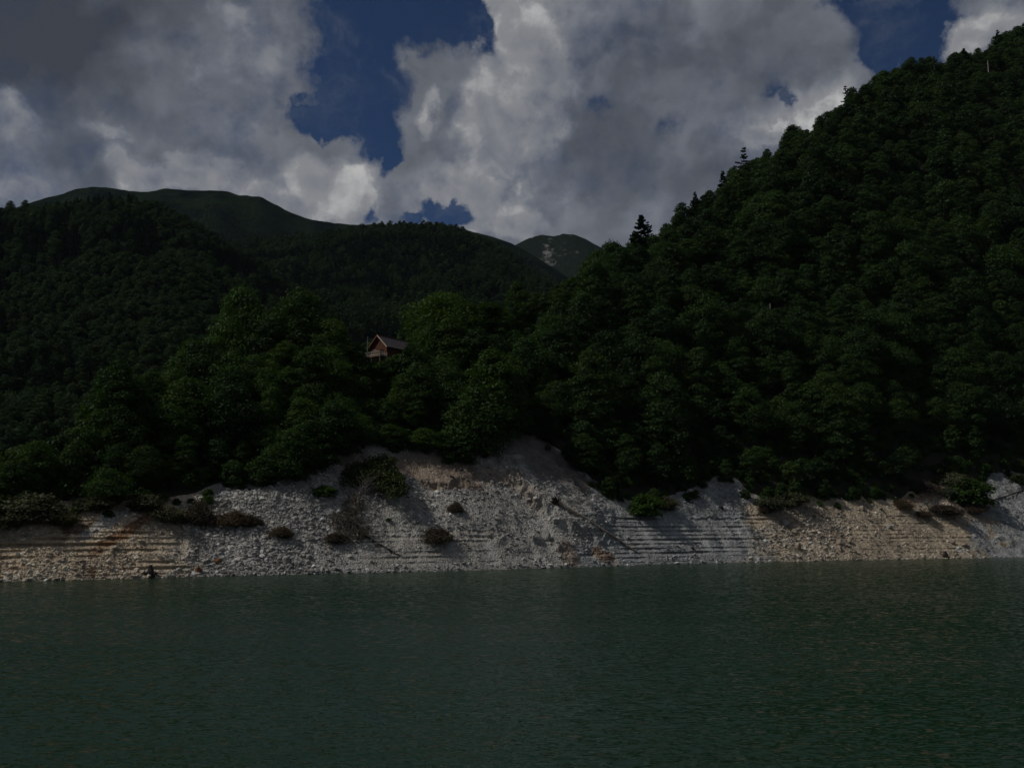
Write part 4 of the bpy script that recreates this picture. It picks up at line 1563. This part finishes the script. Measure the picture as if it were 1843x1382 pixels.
snag(1387, 572, 546, .22, 'pale dead trunk standing in a dark gap halfway up the right slope', 5)
snag(1144, 752, 728, .32, 'pale broken trunk in the dark gap above the gully', 7, .8)
snag(1780, 140, 112, .34, 'thin white dead trunk just below the skyline on the right hill', 8)

p_id = 0
for (px, pyb, pyt, kd, lab) in [
    (1155, 452, 388, 2, 'dense dark pine at the foot of the skyline slope'), (1172, 446, 398, 0, 'ragged pine touching the dense one on the skyline'),
    (1302, 352, 308, 1, 'smaller dark conifer on the skyline below the ragged one'), 
    (1338, 340, 268, 0, 'tallest ragged conifer leaning left on the skyline'), 
    (1252, 384, 346, 1, 'small pointed conifer on the lower skyline'), (1527, 196, 156, 0, 'flat-topped conifer near the cloud gap on the skyline'),
      (1737, 122, 88, 2, 'lone dark conifer high on the right skyline'),
    (1800, 92, 52, 0, 'ragged conifer next to the right edge on the skyline')]:
    a, e = ray(px, pyb)
    Yc_ = float(cols_at(np.array([a]))[3][0]) - 2
    base = Vector((a * Yc_, Yc_, float(H(np.array([a * Yc_]), np.array([Yc_]))[0]) - .5))
    top = EYE + ray(px, pyt)[1] * Yc_
    kk_ = CON[kd]
    s = max(.5, (top - base.z) / kk_[5])
    make_tree(kk_, 'conifer_tree', base, rng.uniform(0, 6.28), (s * 1.15, s * 1.15, s), lab, 'conifer', 'conifers on the skyline', (0, -.10 if kd == 0 else 0))

# two big dark trees standing above the spur, and others that give the spur its outline
for (px, pyt, wpx, kd, Yo, lab) in [
    (438, 516, 110, 5, 10, 'big dark round beech topping the spur, left of the pair'), (540, 520, 120, 0, 4, 'big beech topping the spur, right of the dark pair'),
    (598, 572, 76, 2, -4, 'bright beech beside the cabin at its left'), (800, 528, 150, 5, 6, 'widest dome-shaped beech behind the cabin roof'),
    (880, 545, 90, 1, 0, 'tall beech right of the dome-shaped one'), (775, 582, 60, 2, -16, 'beech covering the rear end of the cabin roof'),
    (350, 612, 90, 0, -4, 'beech crowning the left shoulder of the spur'), (215, 645, 90, 3, -4, 'bright beech at the left end of the spur skyline'),
    (930, 508, 60, 1, 10, 'tall beech where the spur joins the right hill'), (720, 600, 30, 4, 14, 'slender tree behind the cabin ridge')]:
    a, e = ray(px, pyt)
    Yc_ = float(cols_at(np.array([a]))[3][0]) + Yo
    base = Vector((a * Yc_, Yc_, float(H(np.array([a * Yc_]), np.array([Yc_]))[0]) - .5))
    top = EYE + e * Yc_
    kk_ = KINDS[kd]
    sz = max(.5, (top - base.z) / kk_[5])
    sw_ = wpx * Yc_ / F / kk_[6]
    make_tree(kk_, 'beech_tree', base, rng.uniform(0, 6.28), (sw_, sw_, sz), lab, 'tree', 'tall beeches crowning the spur')

# edge trees that shade the buttress
for (px, py, wpx, hpx, kd, lab) in [
    (884, 808, 96, 185, 1, 'tall beech on the rim shading the dark buttress'), (912, 790, 84, 160, 2, 'beech at the very tip of the bare buttress'),
    (856, 828, 100, 140, 0, 'spreading beech leaning over the brown earth hollow'), (822, 836, 60, 56, 3, 'beech hanging over the earth scarp'),
    (600, 826, 84, 110, 2, 'dark beech at the rim left of the hanging bush'), (556, 855, 80, 100, 1, 'beech on the rim between scree and hanging bush'),
    (640, 804, 66, 62, 5, 'beech on the rim straight above the hanging bush'), (700, 808, 56, 50, 2, 'round beech above the brown earth hollow'),
    (762, 816, 62, 46, 0, 'low spreading beech at the top of the earth hollow'), (520, 872, 80, 100, 0, 'beech casting shade on the upper grey scree'),
    (1052, 856, 56, 80, 3, 'beech leaning over the lower edge of the buttress')]:
    p = on_bank(px, py)
    kk_ = KINDS[kd]
    dist = p.length
    sw_, sz = wpx * dist / F / kk_[6] * 1.1, hpx * dist / F / kk_[5]
    make_tree(kk_, 'beech_tree', p + Vector((0, 1.5, -.3)), rng.uniform(0, 6.28), (sw_, sw_, sz), lab, 'tree', 'rim trees above the bare scree')
# bushes hiding the footing of the cabin
for (px, py, wpx, hpx, lab) in [(674, 677, 44, 26, 'leafy bush below the cabin deck'), (716, 668, 42, 30, 'bright bush covering the side wall of the cabin'),
                                (742, 672, 50, 52, 'leafy bush below the cabin roof end'), (640, 684, 36, 26, 'bush at the foot of the grey pole')]:
    a, e = ray(px, py)
    Yb_ = CABIN_Y - 5.0
    base = Vector((a * Yb_, Yb_, EYE + e * Yb_))
    fm_, sm2, h_, w_ = SH['dark']
    dist = base.length
    root = empty('bush', base, (0, 0, rng.uniform(0, 6.28)), (wpx * dist / F / w_, wpx * dist / F / w_, hpx * dist / F / h_))
    link('foliage', fm_, None, root)
    link('stems', sm2, None, root)
    tag(root, lab, 'bush', 'bushes around the cabin')

# ------------------------------------------------------------------ cabin
m, n, out = new_mat('cabin_boards')
tcn = n.n('ShaderNodeTexCoord')
wv = n.n('ShaderNodeTexWave', wave_type='BANDS', bands_direction='Z')
n._set(wv.inputs['Vector'], tcn.outputs['Object'])
wv.inputs['Scale'].default_value = 1.6
wv.inputs['Distortion'].default_value = .3
nz_ = n.noise(tcn.outputs['Object'], 2.0, 5)
cc_ = n.mix(n.ss(nz_, .3, .7), rgb(.064, .022, .011), rgb(.108, .041, .019))
cc_ = n.mix(n.ss(wv.outputs['Fac'], .0, .18), rgb(.05, .02, .01), cc_)
principled(n, out, cc_, .75, .2, bump(n, wv.outputs['Fac'], .5, .03))
M_CAB = m
m, n, out = new_mat('cabin_roofing')
tcn = n.n('ShaderNodeTexCoord')
wv = n.n('ShaderNodeTexWave', wave_type='BANDS', bands_direction='Y')
n._set(wv.inputs['Vector'], tcn.outputs['Object'])
wv.inputs['Scale'].default_value = 1.1
nz_ = n.noise(tcn.outputs['Object'], 1.0, 5)
principled(n, out, n.mix(n.ss(nz_, .3, .7), rgb(.036, .028, .030), rgb(.060, .047, .050)), .6, .3, bump(n, wv.outputs['Fac'], .6, .04))
M_ROOF = m


def flat_mat(name, c, rough=.7, spec=.3):
    m, n, out = new_mat(name)
    geo = n.n('ShaderNodeNewGeometry')
    t = n.noise(geo.outputs['Position'], 4.0, 4)
    principled(n, out, n.mix(t, rgb(*[x * .75 for x in c]), rgb(*[min(1, x * 1.2) for x in c])), rough, spec)
    return m


M_TRIM = flat_mat('pale_bargeboard', (.46, .36, .26))
M_TRIM2 = flat_mat('brown_bargeboard', (.16, .06, .03))
M_RAIL = flat_mat('peeled_branch_rail', (.48, .42, .34))
M_DECK = flat_mat('deck_timber', (.16, .12, .09))
M_DARK = flat_mat('dark_window_glass', (.012, .014, .016), .1, .6)
M_POLE = flat_mat('grey_pole_metal', (.16, .17, .18), .5)

cW, cL, cH, ov = 6.4, 11.0, 3.0, .7     # width, length, wall height, overhang
rise = 3.0
aC, eC = ray(681, 643)
cab_loc = Vector((aC * CABIN_Y, CABIN_Y, EYE + eC * CABIN_Y))
cab = empty('cabin', cab_loc, (0, 0, R(-38)))
tag(cab, 'small brown timber cabin with gabled roof and branch-railed deck among trees', 'cabin')
# local frame: gable faces -Y, length runs +Y
mb = MB()
x = cW / 2
mb.add([(-x, 0, 0), (x, 0, 0), (x, 0, cH), (0, 0, cH + rise), (-x, 0, cH), (-x, cL, 0), (x, cL, 0), (x, cL, cH), (0, cL, cH + rise), (-x, cL, cH)],
       [(0, 1, 2, 3, 4), (6, 5, 9, 8, 7), (1, 6, 7, 2), (5, 0, 4, 9), (2, 7, 8, 3), (9, 4, 3, 8)])
mb.build('wall', M_CAB, cab)
for nm_, xs, ww, hh_, z0 in (('window', -1.75, 1.5, 1.1, 1.0),):
    wroot = MB()
    for dx in (-ww / 2 - .05, ww / 2 + .05):
        wroot.box((xs + dx, -.05, z0 + hh_ / 2), (.1, .1, hh_ + .2))
    for dz in (-.05, hh_ + .05):
        wroot.box((xs, -.05, z0 + dz), (ww, .1, .1))
    wroot.box((xs, -.05, z0 + hh_ / 2), (.06, .08, hh_))
    wf = wroot.build('window', M_TRIM, cab)
    mb = MB()
    mb.box((xs, -.02, z0 + hh_ / 2), (ww, .03, hh_))
    mb.build('pane', M_DARK, wf)
mb = MB()
mb.box((1.15, -.04, 1.0), (1.5, .07, 2.0))
dr = mb.build('door', M_DARK, cab)
mb = MB()
mb.box((1.75, -.10, 1.0), (.06, .05, .2))
mb.build('handle', M_POLE, dr)
mb = MB()
mb.box((0, -.04, cH + .6), (.16, .07, 4.2))
mb.build('centre_batten', M_TRIM2, cab)
# roof slabs
mb = MB()
sl = math.atan2(rise, x)
for sgn in (-1, 1):
    ex = (x + ov) * sgn
    ez = cH - ov * rise / x
    th = .14
    mb.add([(0, -ov, cH + rise + .06), (ex, -ov, ez + .06), (ex, cL + ov, ez + .06), (0, cL + ov, cH + rise + .06),
            (0, -ov, cH + rise + .06 + th), (ex, -ov, ez + .06 + th), (ex, cL + ov, ez + .06 + th), (0, cL + ov, cH + rise + .06 + th)],
           [(0, 1, 2, 3), (7, 6, 5, 4), (0, 4, 5, 1), (1, 5, 6, 2), (2, 6, 7, 3)])
rf = mb.build('roof', M_ROOF, cab)
mb = MB()
mb.box((0, cL / 2, cH + rise + .26), (.4, cL + 2 * ov + .02, .10))
mb.build('ridge_cap', M_TRIM2, rf)
for sgn, mt_ in ((-1, M_TRIM2), (1, M_TRIM)):
    mb = MB()
    ex = (x + ov) * sgn
    ez = cH - ov * rise / x
    mb.bar((0, -ov - .04, cH + rise + .06), (ex * 1.01, -ov - .04, ez + .04), .06, .26)
    bb = mb.build('bargeboard', mt_, cab)
    if sgn > 0:
        bb['label'] = 'pale bargeboard on the right side of the gable'
# deck
dk = 2.6
mb = MB()
for k in range(16):
    mb.box((-x - .2 + (2 * x + .4) * (k + .5) / 16, -dk / 2, -.06), ((2 * x + .4) / 16 - .02, dk, .07))
mb.box((0, -dk - .03, -.2), (2 * x + .5, .08, .26))
mb.box((-x - .23, -dk / 2, -.2), (.08, dk, .26))
mb.box((x + .23, -dk / 2, -.2), (.08, dk, .26))
mb.build('deck', M_DECK, cab)
for sx_p in (-x, 0, x):
    mb = MB()
    mb.tube([(sx_p, -dk + .1, -.3), (sx_p, -dk + .1, -2.4)], [.12, .13], 8, .08)
    mb.build('deck_post', M_DECK, cab)
mb = MB()
mb.box((0, cL / 2, -2.1), (2 * x - .4, cL - .4, 4.0))
mb.build('foundation', M_DECK, cab)
mb = MB()
def rail(p0, p1, nb):
    p0, p1 = Vector(p0), Vector(p1)
    mb.tube([p0 + Vector((0, 0, 1.05)), (p0 + p1) / 2 + Vector((0, 0, 1.08)), p1 + Vector((0, 0, 1.05))], [.06, .055, .06], 6, .1)
    mb.tube([p0 + Vector((0, 0, .15)), p1 + Vector((0, 0, .15))], [.045, .045], 6, .1)
    for k in range(nb + 1):
        q_ = p0.lerp(p1, k / nb)
        mb.tube([q_, q_ + Vector((rng.normal() * .03, 0, 1.1))], [.06, .05], 6, .1)
        if k < nb:
            u_ = (p1 - p0) / nb
            mid = q_ + u_ * .5
            mb.tube([q_ + u_ * .1 + Vector((0, 0, .15)), mid + Vector((0, 0, .6)), q_ + u_ * .2 + Vector((0, 0, 1.05))], [.03, .04, .025], 5, .2)
            mb.tube([q_ + u_ * .9 + Vector((0, 0, .15)), mid + Vector((0, 0, .5)), q_ + u_ * .85 + Vector((0, 0, 1.05))], [.03, .04, .025], 5, .2)
rail((-x - .1, -dk, 0), (x + .1, -dk, 0), 6)
rail((-x - .1, -dk, 0), (-x - .1, 0, 0), 3)
rail((x + .1, -dk, 0), (x + .1, 0, 0), 3)
mb.build('railing', M_RAIL, cab)

# pole beside the cabin
q_ = cab.matrix_basis @ Vector((-x - .7, -dk + .2, 0)) if False else None
a1, e1 = ray(661, 640)
Yp = CABIN_Y - 1.5
pl = empty('flag_pole', (a1 * Yp, Yp, EYE + e1 * Yp - 5.0))
tag(pl, 'thin grey pole rising beside the cabin deck', 'pole')
mb = MB()
mb.tube([(0, 0, 0), (0, 0, 5), (0, 0, 10.2)], [.12, .10, .08], 8)
mb.build('shaft', M_POLE, pl)
mb = MB()
mb.tube([(0, 0, 10.2), (0, 0, 10.27), (0, 0, 10.34)], [.05, .09, .03], 8)
mb.build('finial', M_POLE, pl)

# ------------------------------------------------------------------ haze
HAZE = 0.000011
if HAZE > 0:
    m = bpy.data.materials.new('haze')
    m.use_nodes = True
    t = m.node_tree
    t.nodes.clear()
    o_ = t.nodes.new('ShaderNodeOutputMaterial')
    v_ = t.nodes.new('ShaderNodeVolumePrincipled')
    v_.inputs['Color'].default_value = rgb(.62, .78, 1.0)
    v_.inputs['Density'].default_value = HAZE
    v_.inputs['Anisotropy'].default_value = 0.1
    t.links.new(v_.outputs[0], o_.inputs['Volume'])
    mb = MB()
    mb.box((0, 4300, 850), (11000, 9200, 1902))
    hz = mb.build('haze', m)
    tag(hz, 'thin blue haze filling the valley air', 'haze', kind='stuff')
